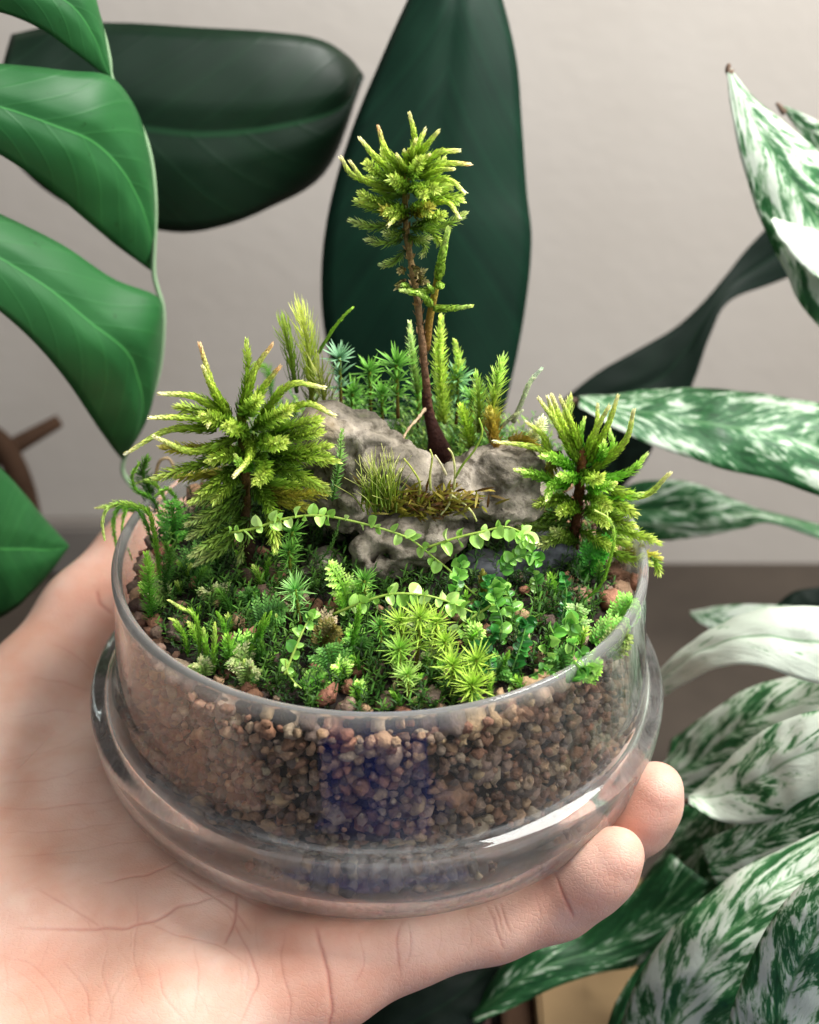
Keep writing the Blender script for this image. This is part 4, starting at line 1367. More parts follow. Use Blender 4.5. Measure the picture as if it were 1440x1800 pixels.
tree_moss('tree_moss', 'wide spreading tree-like moss with drooping shoots at the left of the stone', (200, 500), 1 / 3, -4,
          [(446, 1040), (440, 990), (433, 920), (430, 860), (428, 800), (425, 745), (428, 715)], BB, (1.2, .8), [DKB, lin('2a1a10'), lin('4a3a14'), lin('5c6a18')])

BC = [(((680, 820), (560, 600), (420, 392)), 'u', -2, .95), (((690, 810), (545, 560), (482, 386)), 'u', 2, .95), (((700, 800), (595, 590), (512, 375)), 'u', 0, 1.0), (((695, 730), (640, 560), (568, 386)), 'u', -3, 1.0), (((715, 780), (702, 640), (735, 532)), 'b', 3, .8),
      (((740, 790), (815, 600), (825, 440)), 'u', 3, .9), (((745, 800), (800, 640), (903, 447)), 'u', -2, .95), (((770, 820), (885, 600), (965, 376)), 'u', 0, 1.0), (((790, 890), (1010, 690), (1072, 478)), 'u', -2, 1.05), (((790, 860), (925, 740), (905, 600)), 'b', 4, .85),
      (((820, 960), (1040, 900), (1155, 787)), 'b', 0, .95), (((800, 980), (1130, 1060), (1320, 910)), 'u', -3, 1.1), (((820, 1080), (990, 1070), (1130, 1052)), 'b', -2, 1.1), (((800, 1130), (960, 1120), (1085, 1190)), 'g', -4, 1.1), (((810, 1200), (950, 1230), (1070, 1270)), 'g', -5, 1.1),
      (((820, 1250), (1030, 1310), (1240, 1385)), 'g', -2, 1.1), (((820, 1390), (1000, 1480), (1180, 1530)), 'g', -3, 1.05), (((980, 1450), (1120, 1460), (1250, 1490)), 'o', 2, .95), (((1190, 1480), (1235, 1540), (1245, 1600)), 'g', -2, .8), (((640, 870), (400, 735), (120, 690)), 'u', -1, 1.0), (((500, 800), (450, 650), (335, 556)), 'u', 2, .9),
      (((660, 880), (540, 805), (442, 790)), 'b', -7, 1.05), (((610, 1010), (430, 930), (270, 886)), 'b', -5, 1.05), (((650, 960), (520, 985), (470, 1095)), 'b', -10, 1.0), (((650, 1090), (520, 1090), (400, 1125)), 'g', -6, 1.0), (((640, 1200), (430, 1215), (225, 1200)), 'l', -4, 1.1), (((640, 1330), (540, 1350), (430, 1400)), 'l', -8, 1.05),
      (((610, 1380), (350, 1430), (95, 1512)), 'l', -3, 1.1), (((640, 1260), (450, 1280), (260, 1300)), 'l', -2, 1.05), (((830, 820), (862, 760), (870, 690)), 'b', -3, .9), (((720, 900), (780, 950), (850, 930)), 'g', -9, 1.0), (((700, 940), (620, 930), (560, 920)), 'b', -9, 1.0), (((760, 1010), (850, 1000), (940, 980)), 'b', -8, 1.1),
      (((740, 1080), (840, 1090), (900, 1150)), 'g', -9, 1.0), (((690, 1140), (620, 1150), (560, 1180)), 'g', -8, 1.0), (((740, 1160), (820, 1200), (890, 1260)), 'g', -9, 1.0), (((700, 860), (640, 760), (600, 700)), 'b', 4, 1.0), (((740, 860), (800, 760), (840, 700)), 'b', 4, 1.0), (((700, 1300), (820, 1360), (930, 1420)), 'g', -7, 1.0),
      (((690, 1380), (600, 1350), (520, 1300)), 'l', -6, .95), (((820, 1180), (940, 1180), (1040, 1150)), 'g', 4, 1.1), (((820, 1300), (960, 1360), (1060, 1400)), 'g', 3, 1.1), (((560, 760), (480, 900), (380, 860)), 'o', 5, 1.0)]
tree_moss('tree_moss', 'bushy bright green tree-like moss leaning over the rim at the right', (840, 600), 460 / 1800, 2,
          [(994, 1060), (1001, 1010), (1006, 970), (1012, 920), (1018, 870), (1022, 820), (1024, 790)], BC, (1.1, .9), [DKB, lin('2a1a10'), lin('4a2a14'), lin('5c3a1c')])


# ---------------------------------------------------------------- small mosses
def star(g, p, up, size, n, c0, c1, w=0.5, flat=0.2):
    up = unit(np.asarray(up, float)); a, b = frame_of(up)
    for i in range(n):
        t = i / n
        ph = i * 2.39996 + RNG.normal(0, .2)
        el = (1 - t) * (0.1 + flat) + t * 1.35 + RNG.normal(0, .08)
        d = (a * math.cos(ph) + b * math.sin(ph)) * math.cos(el) + up * math.sin(el)
        c = RNG.uniform(.8, 1.2)
        g.blade(p - up * size * .25 * (1 - t), d, up, size * RNG.uniform(.75, 1.1) * (1 if t < .75 else .8), w, np.clip(c0 * c, 0, 1), np.clip(c1 * c, 0, 1), 0.12 * (1 - t))


def star_moss(label, px, size, n=26, c=('3f7a14', '9bc83a'), stem=None, dY=0.0, Y=None, group='star-shaped mosses', w=.28, tiers=1):
    """stem: list of pixels from foot to head"""
    path = stem or [(px[0], px[1] + 40), px]
    if Y is None:
        b = US(*path[0]); Y0 = b[1]
    else:
        Y0 = Y
    pts = [UY(*p, Y0 + dY * i / max(1, len(path) - 1)) for i, p in enumerate(path)]
    root = empty('star_moss', pts[0], label, 'moss', group)
    q = catmull(pts, 12)
    g = Geo()
    g.tube(q, np.linspace(.35, .28, 12), [lerp3([lin('4a3216'), lin('6a7a22')], t) for t in np.linspace(0, 1, 12)], 6)
    g.build('stem', M_STEM, root)
    g = Geo()
    up = unit(q[-1] - q[-4]) + np.array([0, -.35, .15])
    for k in range(tiers):
        i = 11 - int(k * 9 / max(1, tiers))
        star(g, q[i], up, size * (1 - .12 * k), n if k == 0 else n // 2, lin(c[0]) * (1 - .1 * k), lin(c[1]) * (1 - .1 * k), w)
    g.build('leaf_rosette', M_MOSS, root)
    return root


def spike_moss(name, label, path, leaf, c, dens=6.0, spread=.9, w=.4, core=.3, dY=0.0, Y=None, group=None, droop=.1, taper=.5, tops=None):
    """a stem with narrow leaves all round it, foot first"""
    Y0 = US(*path[0])[1] if Y is None else Y
    pts = [UY(*p, Y0 + dY * i / max(1, len(path) - 1)) for i, p in enumerate(path)]
    root = empty(name, pts[0], label, 'moss', group)
    L = np.linalg.norm(np.diff(np.array(pts), axis=0), axis=1).sum()
    n = max(8, int(L * 1.5)); q = catmull(pts, n)
    cs = [lin(x) for x in c]
    g = Geo()
    g.tube(q, np.linspace(core, core * .6, n), [lerp3(cs, t) * .8 for t in np.linspace(0, 1, n)], 6)
    g.build('stem', M_MOSS, root)
    g = Geo()
    k = int(L * dens)
    for i in range(k):
        t = (i + RNG.random()) / k
        x = t * (n - 1); j = min(int(x), n - 2); x -= j
        p = q[j] * (1 - x) + q[j + 1] * x; tn = unit(q[j + 1] - q[j]); a, b = frame_of(tn)
        ph = i * 2.39996 + RNG.normal(0, .3); o = a * math.cos(ph) + b * math.sin(ph)
        sp = spread * (1 - .55 * max(0, (t - .8) / .2)) + RNG.normal(0, .1)
        cc = jit(lerp3(cs, t), .12)
        g.blade(p, tn * math.cos(sp) + o * math.sin(sp), o, leaf * RNG.uniform(.7, 1.15) * (1 - taper * max(0, t - .6) / .4), w, cc * .8, np.clip(cc * 1.25, 0, 1), droop * RNG.uniform(.2, 1.6))
    g.build('leaves', M_MOSS, root)
    return root


def frond_moss(label, path, size, c, pairs=9, dY=0.0, Y=None, group='fern-like mosses', w=.42, twice=True, lift=.15):
    """a flat fern-like shoot: side branches in one plane, each clothed in tiny leaves"""
    Y0 = US(*path[0])[1] if Y is None else Y
    pts = [UY(*p, Y0 + dY * i / max(1, len(path) - 1)) for i, p in enumerate(path)]
    root = empty('fern_moss', pts[0], label, 'moss', group)
    n = max(8, pairs * 2); q = catmull(pts, n); cs = [lin(x) for x in c]
    g = Geo()
    g.tube(q, np.linspace(.32, .12, n), [lerp3(cs, t) * .85 for t in np.linspace(0, 1, n)], 5)
    for k in range(int(len(q) * 4)):
        t = RNG.random(); j = min(int(t * (n - 1)), n - 2); tn = unit(q[j + 1] - q[j]); a, b = frame_of(tn); ph = RNG.uniform(0, 6.28)
        o = a * math.cos(ph) + b * math.sin(ph); cc = jit(lerp3(cs, t))
        g.blade(q[j], tn * .8 + o * .6, o, .9, w * .9, cc * .8, cc * 1.2)
    view = unit(CAM - q[0]) * .75 + np.array([0, 0, .65])
    for k in range(pairs * 2):
        t = (k + .5) / (pairs * 2); j = min(int(t * (n - 1)), n - 2); tn = unit(q[j + 1] - q[j])
        s = unit(np.cross(tn, view)) * (1 if k % 2 else -1)
        ln = size * math.sin(math.pi * (0.12 + 0.85 * t)) ** .6 * (1.05 - .5 * t) * RNG.uniform(.75, 1.15)
        e = q[j] + (tn * .55 + s * .85) * ln + unit(view) * lift * ln * RNG.normal(0, 1)
        cc = jit(lerp3(cs, min(1, t * .6 + .25)), .12)
        if twice:
            br = catmull([q[j], q[j] * .5 + e * .5 + tn * -.04 * ln, e], 5)
            g.tube(br, np.linspace(.16, .06, 5), [cc * .8] * 5, 4, False)
            m = max(4, int(ln * 3.2))
            for u in range(m):
                tt = (u + .5) / m; p = q[j] * (1 - tt) + e * tt; bt = unit(e - q[j]); o = unit(np.cross(bt, view)) * (1 if u % 2 else -1)
                c2 = jit(lerp3(cs, min(1, .3 + .7 * tt)), .12)
                g.blade(p, bt * .8 + o * .6, view, 1.15 * (1 - .4 * tt), w, c2 * .8, np.clip(c2 * 1.2, 0, 1), .05)
            g.blade(e, unit(e - q[j]), view, .9, w, cc, np.clip(cc * 1.25, 0, 1), 0)
        else:
            g.blade(q[j], e - q[j], view, ln, w * 1.8, cc * .85, np.clip(cc * 1.2, 0, 1), .1)
    g.build('frond', M_MOSS, root)
    return root


def make_round_leaf(name, L, W, c, cup=.25, mat=M_ROUND):
    nu, nv = 9, 7
    V = []; C = []
    for i in range(nu):
        u = i / (nu - 1)
        w = W * (math.sin(math.pi * min(1, .06 + u * .94) ** .85) ** .62)
        for j in range(nv):
            v = 2 * j / (nv - 1) - 1
            V.append((u * L, v * w / 2, cup * L * (v * v * .55 * math.sin(math.pi * u) + (u - .35) ** 2 * -.9) - .05 * L * math.exp(-(v / .18) ** 2)))
            k = .85 + .3 * u - .12 * math.exp(-(v / .2) ** 2) + .1 * abs(v)
            C.append((*np.clip(c * k, 0, 1), 1))
    F = [(i * nv + j, i * nv + j + 1, (i + 1) * nv + j + 1, (i + 1) * nv + j) for i in range(nu - 1) for j in range(nv - 1)]
    me = bpy.data.meshes.new(name)
    me.from_pydata((np.array(V) * MM).tolist(), [], F)
    at = me.color_attributes.new('Col', 'FLOAT_COLOR', 'POINT'); at.data.foreach_set('color', np.array(C, np.float32).ravel())
    me.polygons.foreach_set('use_smooth', [True] * len(me.polygons)); me.materials.append(mat)
    return me


def leaf_set(cs, L0=1.0):
    out = []
    for h in cs:
        for cup in (.15, .35):
            out.append(make_round_leaf('leaf', L0, L0 * random.uniform(.72, .95), jit(lin(h), .06), cup))
    return out


PALE = leaf_set(('a9cf72', '8fbf5a', 'b9d98a', '7fb24a'))
MID = leaf_set(('569a35', '78b04a', '458230', '90c25e'))
DEEP = leaf_set(('1f5f26', '2d7530', '164a1e', '3b8636'))


def put_leaf(root, p, d, up, L, lib):
    d = unit(d); up = unit(up - (up @ d) * d); s = np.cross(up, d)
    o = bpy.data.objects.new('leaf', random.choice(lib))
    o.rotation_euler = Matrix((d, s, up)).transposed().to_euler()
    o.scale = (L, L * random.uniform(.88, 1.1), L)
    o.location = Vector((p - np.array(root.location) / MM) * MM)
    o.parent = root
    col.objects.link(o)
    return o


def creeper(label, path, ys, n_pairs, L, lib, c=('7f9a3a', 'a9c860'), r=.34, group='creeping round-leaved mosses', name='creeping_moss', endclump=0):
    n_pairs = int(n_pairs * 1.4); r *= .75; L *= .9
    pts = [UY(px, py, y) for (px, py), y in zip(path, np.interp(np.linspace(0, 1, len(path)), np.linspace(0, 1, len(ys)), ys))]
    root = empty(name, pts[0], label, 'moss', group)
    n = 40; q = catmull(pts, n)
    g = Geo(); g.tube(q, np.linspace(r, r * .55, n), [lerp3([lin(x) for x in c], t) for t in np.linspace(0, 1, n)], 7)
    g.build('stem', M_MOSS, root)
    view = unit(CAM - q[n // 2])
    for k in range(n_pairs * 2):
        if RNG.random() < .12: continue
        t = (k // 2 + .5 + RNG.normal(0, .3)) / n_pairs; j = int(np.clip(t * (n - 1), 0, n - 2)); tn = unit(q[j + 1] - q[j])
        s = unit(np.cross(view, tn)) * (1 if k % 2 else -1)
        d = s * .8 + tn * RNG.uniform(.1, .7) + view * RNG.normal(.15, .55)
        u = view * RNG.uniform(.5, 1) + np.array([0, 0, .5]) + RNG.normal(0, .55, 3)
        put_leaf(root, q[j], d, u, L * RNG.uniform(.5, 1.15) * (1 - .35 * max(0, t - .6)), lib)
    for k in range(endclump):
        d = unit(RNG.normal(0, 1, 3) + view * .3); put_leaf(root, q[-1], d, view + RNG.normal(0, .4, 3), L * RNG.uniform(.8, 1.2), lib)
    return root


# creeping strands across the stone and the front
creeper('pale round-leaved strand arching over the stone from the left tree moss', [(404, 937), (450, 928), (500, 912), (560, 906), (620, 916), (680, 932), (722, 948), (760, 978), (792, 1004), (822, 1034), (858, 1062)], (-16, -14, -14, -15), 17, 2.6, PALE)
creeper('short pale round-leaved strand reaching towards the right tree moss', [(752, 962), (800, 946), (850, 934), (890, 926), (925, 940)], (-15, -12), 6, 3.0, PALE, endclump=7)
creeper('pale strand lying across the star mosses with round leaves', [(585, 1080), (640, 1058), (690, 1044), (745, 1046), (790, 1058), (830, 1076)], (-26, -24), 9, 2.8, PALE)
creeper('long yellow-green strand running down to the front rim', [(868, 1062), (820, 1092), (775, 1132), (738, 1172), (704, 1212), (655, 1255)], (-20, -30, -36), 9, 2.3, PALE)
creeper('small strand with few round leaves beside the fern moss at the front', [(500, 1186), (515, 1150), (532, 1110), (545, 1085)], (-38, -30), 3, 2.4, MID, endclump=5)
creeper('hanging thread with tiny leaves beside the fern moss', [(502, 1160), (505, 1180), (515, 1196), (530, 1210)], (-38, -42), 2, 1.0, PALE, r=.22)
for lab, path, ys, npair, L, lib in (
        ('deep green round-leaved sprig below the stone', [(790, 1090), (800, 1050), (805, 1020), (812, 990)], (-24, -16), 5, 2.6, MID),
        ('dense glossy round-leaved sprig in the middle of the green clump', [(880, 1130), (882, 1090), (872, 1060), (868, 1030)], (-28, -20), 6, 3.0, MID),
        ('glossy sprig with three big round leaves at the clump edge', [(960, 1150), (968, 1120), (985, 1102), (1010, 1095)], (-30, -26), 5, 3.6, MID),
        ('dark shaded round-leaved sprig under the green clump', [(900, 1180), (910, 1150), (920, 1120), (925, 1090)], (-34, -28), 6, 2.8, DEEP),
        ('upright glossy sprig growing in front of the slate', [(950, 1080), (945, 1040), (938, 1000), (936, 960)], (-14, -10), 6, 2.3, MID),
        ('low dark round-leaved sprig left of the clump', [(840, 1160), (848, 1140), (860, 1120), (872, 1110)], (-34, -30), 5, 2.6, DEEP),
        ('trailing sprig with oval leaves by the right rim', [(1000, 1130), (1015, 1140), (1030, 1160), (1040, 1182)], (-30, -36), 4, 3.0, MID),
        ('small sprig with round leaves touching the front right rim', [(1000, 1200), (1012, 1185), (1025, 1172)], (-38, -36), 3, 3.0, MID),
        ('shaded sprig behind the pale strand', [(830, 1100), (840, 1075), (855, 1050), (862, 1020)], (-22, -16), 6, 2.8, DEEP),
        ('tiny-leaved sprig at the right of the clump', [(985, 1100), (992, 1070), (996, 1040), (990, 1015)], (-22, -16), 8, 1.8, DEEP),
        ('bright round-leaved sprig at the top of the clump', [(905, 1100), (902, 1070), (895, 1045), (885, 1028)], (-22, -16), 5, 3.0, MID),
        ('curled sprig with tiny leaves near the front pebble', [(930, 1190), (950, 1180), (960, 1172), (968, 1185)], (-38, -38), 5, 1.5, MID),
        ('dark round-leaved sprig between star moss and clump', [(860, 1195), (862, 1170), (856, 1150), (846, 1135)], (-38, -34), 5, 2.4, DEEP),
        ('loose sprig with pale leaves above the slate', [(880, 1005), (900, 985), (925, 975), (948, 985)], (-14, -12), 4, 2.6, MID)):
    creeper(lab, path, ys, int(npair * 1.5), L * .82, lib, ('2f5a20', '5a9a3a'), .3, 'glossy round-leaved mosses', 'round_leaf_moss', 4)

# star-shaped mosses
YG = ('5f8f1c', 'bfe05c'); GRN = ('2a6a1e', '7ab84a'); TEAL = ('2a6a4a', '9ac8a8')
for lab, px, size, n, c, st in (
        ('bright yellow-green star moss touching the front rim', (830, 1203), 4.2, 34, YG, [(826, 1240), (830, 1203)]),
        ('yellow-green star moss just behind the front star', (838, 1160), 3.6, 30, YG, [(835, 1215), (838, 1160)]),
        ('yellow-green star moss under the long strand', (796, 1168), 3.6, 30, YG, [(800, 1220), (796, 1168)]),
        ('small star moss between strand and clump', (782, 1128), 3.2, 26, YG, [(790, 1180), (782, 1128)]),
        ('tiered star moss at the centre front', (702, 1140), 3.6, 28, ('4f8a22', 'a5d458'), [(704, 1210), (702, 1140)]),
        ('tall pale star moss under the arching strand', (738, 1084), 3.6, 30, YG, [(730, 1180), (736, 1130), (738, 1084)]),
        ('leaning star moss left of the pale tall one', (704, 1092), 3.2, 26, YG, [(712, 1170), (704, 1092)]),
        ('star moss in the shade right of the tall pale one', (768, 1092), 3.2, 26, YG, [(760, 1170), (768, 1092)]),
        ('fresh green star moss on a thin stem left of the stone', (519, 1036), 3.6, 28, ('3a8a3a', 'a6dc84'), [(528, 1100), (519, 1036)]),
        ('dark green star moss beside the hanging left shoot', (514, 934), 3.2, 26, GRN, [(512, 1010), (514, 934)]),
        ('small green star moss below the stone front', (640, 1020), 3.0, 24, GRN, [(642, 1080), (640, 1020)]),
        ('green star moss below the left end of the stone', (508, 968), 3.0, 24, GRN, [(512, 1030), (508, 968)]),
        ('pale star moss at the foot of the tall one', (716, 1186), 3.0, 24, ('5f8f2c', 'b0d470'), [(718, 1230), (716, 1186)]),
        ('dim star moss behind the strand end', (668, 1100), 2.6, 22, GRN, [(670, 1150), (668, 1100)])):
    star_moss(lab, px, size * 1.15, int(n * 1.6), c, st, tiers=3)
for lab, px, size, n, c, st, Y in (
        ('blue-green star moss standing behind the stone left of centre', (597, 628), 4.4, 26, TEAL, [(600, 720), (597, 628)], 22),
        ('green star moss on a brown stem behind the stone', (697, 640), 4.8, 34, GRN, [(700, 735), (697, 640)], 16),
        ('shaded star moss behind the stone beside the brown-stemmed one', (650, 652), 4.2, 28, GRN, [(652, 740), (650, 652)], 24),
        ('blue-green star moss right of the tall brown stem', (806, 664), 4.8, 30, ('2a6a3a', '8ac088'), [(802, 745), (806, 664)], 22),
        ('low green star moss between the stems behind the stone', (672, 692), 4.0, 26, GRN, [(672, 750), (672, 692)], 22),
        ('low leafy star moss right behind the stone hollow', (830, 700), 4.0, 26, GRN, [(828, 770), (830, 700)], 20),
        ('dark star moss far behind the stone on the left', (620, 690), 4.2, 28, GRN, [(620, 750), (620, 690)], 28),
        ('dark star moss far behind the stone in the middle', (735, 680), 4.0, 26, GRN, [(735, 750), (735, 680)], 28)):
    star_moss(lab, px, size, n, c, st, Y=Y, group='star mosses behind the stone', tiers=3, w=.55)

# shaggy and bottlebrush mosses behind the stone
sp_ = lambda *a, **k: spike_moss(*a, **k)
sp_('shaggy_moss', 'shaggy yellow-green moss with long fine leaves, tallest behind the left tree moss', [(548, 720), (546, 660), (540, 600), (532, 560)], 6.2, ('4a5a16', '8aa02e', 'b6c65a', 'd0d884'), 8, .62, .34, .5, Y=20, droop=.22, taper=.1)
sp_('shaggy_moss', 'shorter shaggy moss with curling tips beside the tall shaggy one', [(522, 690), (512, 630), (500, 575)], 5.2, ('3a5a16', '7a9a2e', 'a9c25a'), 7, .6, .32, .4, Y=18, droop=.3, taper=.1)
sp_('shaggy_moss', 'brownish shaggy moss at the foot of the tall shaggy one', [(575, 735), (568, 690), (560, 655)], 5.5, ('4a4016', '7a8a30', 'a5b060'), 8, .8, .3, .4, Y=17, droop=.2, taper=.1)
sp_('thread_moss', 'single bright thread pointing up between shaggy moss and dark leaf', [(560, 620), (585, 580), (604, 556), (621, 540)], .9, ('4a7a18', '8ac02e', 'a5d44a'), 6, .5, .4, .4, Y=22)
sp_('bottlebrush_moss', 'pale yellow bottlebrush moss right beside the brown stem', [(782, 745), (776, 680), (772, 620), (776, 560)], 2.6, ('8aa838', 'b2cc58', 'cfe08a'), 16, .95, .5, .4, Y=18)
sp_('bottlebrush_moss', 'small pale bottlebrush moss left of the brown stem', [(735, 690), (726, 630), (720, 568)], 1.8, ('6a8f30', 'a5c878', 'dcebc0'), 14, .9, .45, .4, Y=20)
sp_('bottlebrush_moss', 'pale leaning bottlebrush moss by the blue-green star', [(770, 740), (790, 690), (806, 640), (800, 600)], 2.0, ('7a9a30', 'aac858', 'c8dc80'), 12, .95, .5, .4, Y=22)
sp_('bottlebrush_moss', 'spiky bottlebrush moss standing at the right end of the stone', [(862, 770), (866, 720), (874, 670), (884, 632)], 3.4, ('8a6a2a', '8a9a2e', 'a5c858', 'c0dc84'), 11, .85, .42, .4, Y=9)
sp_('bottlebrush_moss', 'short spiky moss left of the taller spiky one', [(842, 760), (842, 710), (838, 660)], 2.8, ('6a7a2a', '8aac38', 'aecf6a'), 11, .9, .42, .4, Y=10)
sp_('bottlebrush_moss', 'yellow feathery moss hugging the right end of the hollow', [(872, 792), (868, 752), (862, 720)], 2.6, ('7a5a1a', '9a8a2a', 'b5b04a'), 16, .8, .5, .9, Y=6)
sp_('bottlebrush_moss', 'bright fern-leaved moss right of the stem foot', [(830, 790), (822, 755), (812, 715)], 2.6, ('6a8a20', '9ac030', 'bcd85a'), 14, 1.0, .5, .5, Y=8)
sp_('lichen_twig', 'whitish forked lichen twig pointing up at the right behind the stone', [(902, 742), (918, 705), (932, 672), (952, 648)], 1.2, ('a8b09a', 'c2ccb8', 'd6e2dc'), 14, .55, .6, .5, Y=14)
sp_('lichen_twig', 'small whitish lichen twig at the foot of the taller one', [(880, 752), (902, 732), (918, 722)], 1.0, ('9aa088', 'b8c0a8'), 12, .5, .5, .35, Y=12)
sp_('fluffy_moss', 'white-green fluffy moss tuft left of the right tree moss', [(925, 780), (942, 760), (955, 735)], 2.0, ('a8b070', 'd0d8a8', 'e8ecd0'), 18, 1.1, .4, .6, Y=8)
sp_('fluffy_moss', 'curly pale moss tip behind the right tree moss', [(985, 770), (995, 735), (1003, 700)], 2.4, ('8a9a40', 'b5c868', 'd0dc90'), 14, .7, .35, .5, Y=12, droop=.4)
sp_('fluffy_moss', 'olive moss pad creeping over the stone right of the stem', [(895, 775), (920, 770), (950, 790)], 1.8, ('6a5a18', '8a7a20', 'a5982e'), 16, 1.0, .5, .8, Y=4)
# on the stone
sp_('climbing_moss', 'thin feathery sprig climbing the left face of the stone', [(584, 880), (592, 840), (598, 800), (601, 757)], 1.6, ('3a6a28', '6a9a48', '9ac070'), 9, 1.1, .34, .2, Y=-9)
sp_('climbing_moss', 'hair-thin sprig on the stone below the pale strand', [(560, 990), (575, 970), (590, 940), (597, 915)], .8, ('3a6a28', '6a9a48'), 7, .9, .25, .12, Y=-12)
gt = empty('grass_tuft', UY(668, 892, -9), 'tuft of fine yellow-green blades growing from the stone pocket', 'moss')
g = Geo()
for i in range(95):
    x0 = 668 + RNG.normal(0, 14); y0 = 890 + RNG.normal(0, 6); an = RNG.normal(-.08, .42); L = RNG.uniform(50, 112) * (1 - .35 * abs(an))
    p0 = UY(x0, y0, -10 + RNG.normal(0, 1.5)); p2 = UY(x0 + math.sin(an) * L, y0 - math.cos(an) * L, -11 + RNG.normal(0, 3)); p1 = UY(x0 + math.sin(an) * L * .35, y0 - math.cos(an) * L * .55, -11 + RNG.normal(0, 1))
    c = jit(lin('7f9a2a'), .15); n = 7
    g.tube(catmull([p0, p1, p2], n), np.linspace(.17, .03, n), [lerp3([c * .6, c, np.clip(lin('d5d890'), 0, 1)], t) for t in np.linspace(0, 1, n)], 4, False)
g.build('blades', M_MOSS, gt)
gt = empty('dry_moss', UY(752, 898, -10), 'olive-brown dried moss mat with curled threads in the stone pocket', 'moss')
g = Geo()
for i in range(330):
    x0 = 748 + RNG.normal(0, 44); y0 = 888 + RNG.normal(0, 11) - abs(x0 - 748) * .1; an = RNG.normal(1.0, .9); L = RNG.uniform(14, 38)
    p0 = UY(x0, y0, -10 + RNG.normal(0, 1.2)); p1 = UY(x0 + math.sin(an) * L, y0 - math.cos(an) * L * .7, -11 + RNG.normal(0, 2))
    c = jit(lin(random.choice(('5a4a1a', '6f6a20', '4a3414', '8a8030', '7a7a22'))), .15)
    g.blade(p0, p1 - p0, np.array([0, -.7, .7]), np.linalg.norm(p1 - p0), .5, c * .7, c * 1.2, RNG.normal(0.1, .2))
g.build('mat', M_MOSS, gt)
for path, c in (([(757, 862), (756, 835), (760, 805), (756, 790)], 'b8c070'), ([(785, 835), (775, 815), (765, 800)], 'd5d0b0'), ([(735, 885), (738, 850), (725, 825), (710, 806)], 'a5b050'), ([(798, 860), (800, 830), (796, 800), (788, 788)], 'c8cc90'), ([(790, 868), (815, 885), (830, 900), (838, 916)], 'c0c488'), ([(800, 840), (815, 815), (835, 790), (848, 760), (842, 735)], '9ab848'), ([(795, 862), (790, 885), (775, 905)], 'd0d0a0'), ([(688, 885), (684, 860), (680, 835)], 'a5b850')):
    g = Geo(); q = catmull([UY(*p, -12) for p in path], 16); g.tube(q, np.linspace(.24, .15, 16), [jit(lin(c), .05) * k for k in np.linspace(.75, 1.15, 16)], 6)
    g.build('thread', M_MOSS, gt)

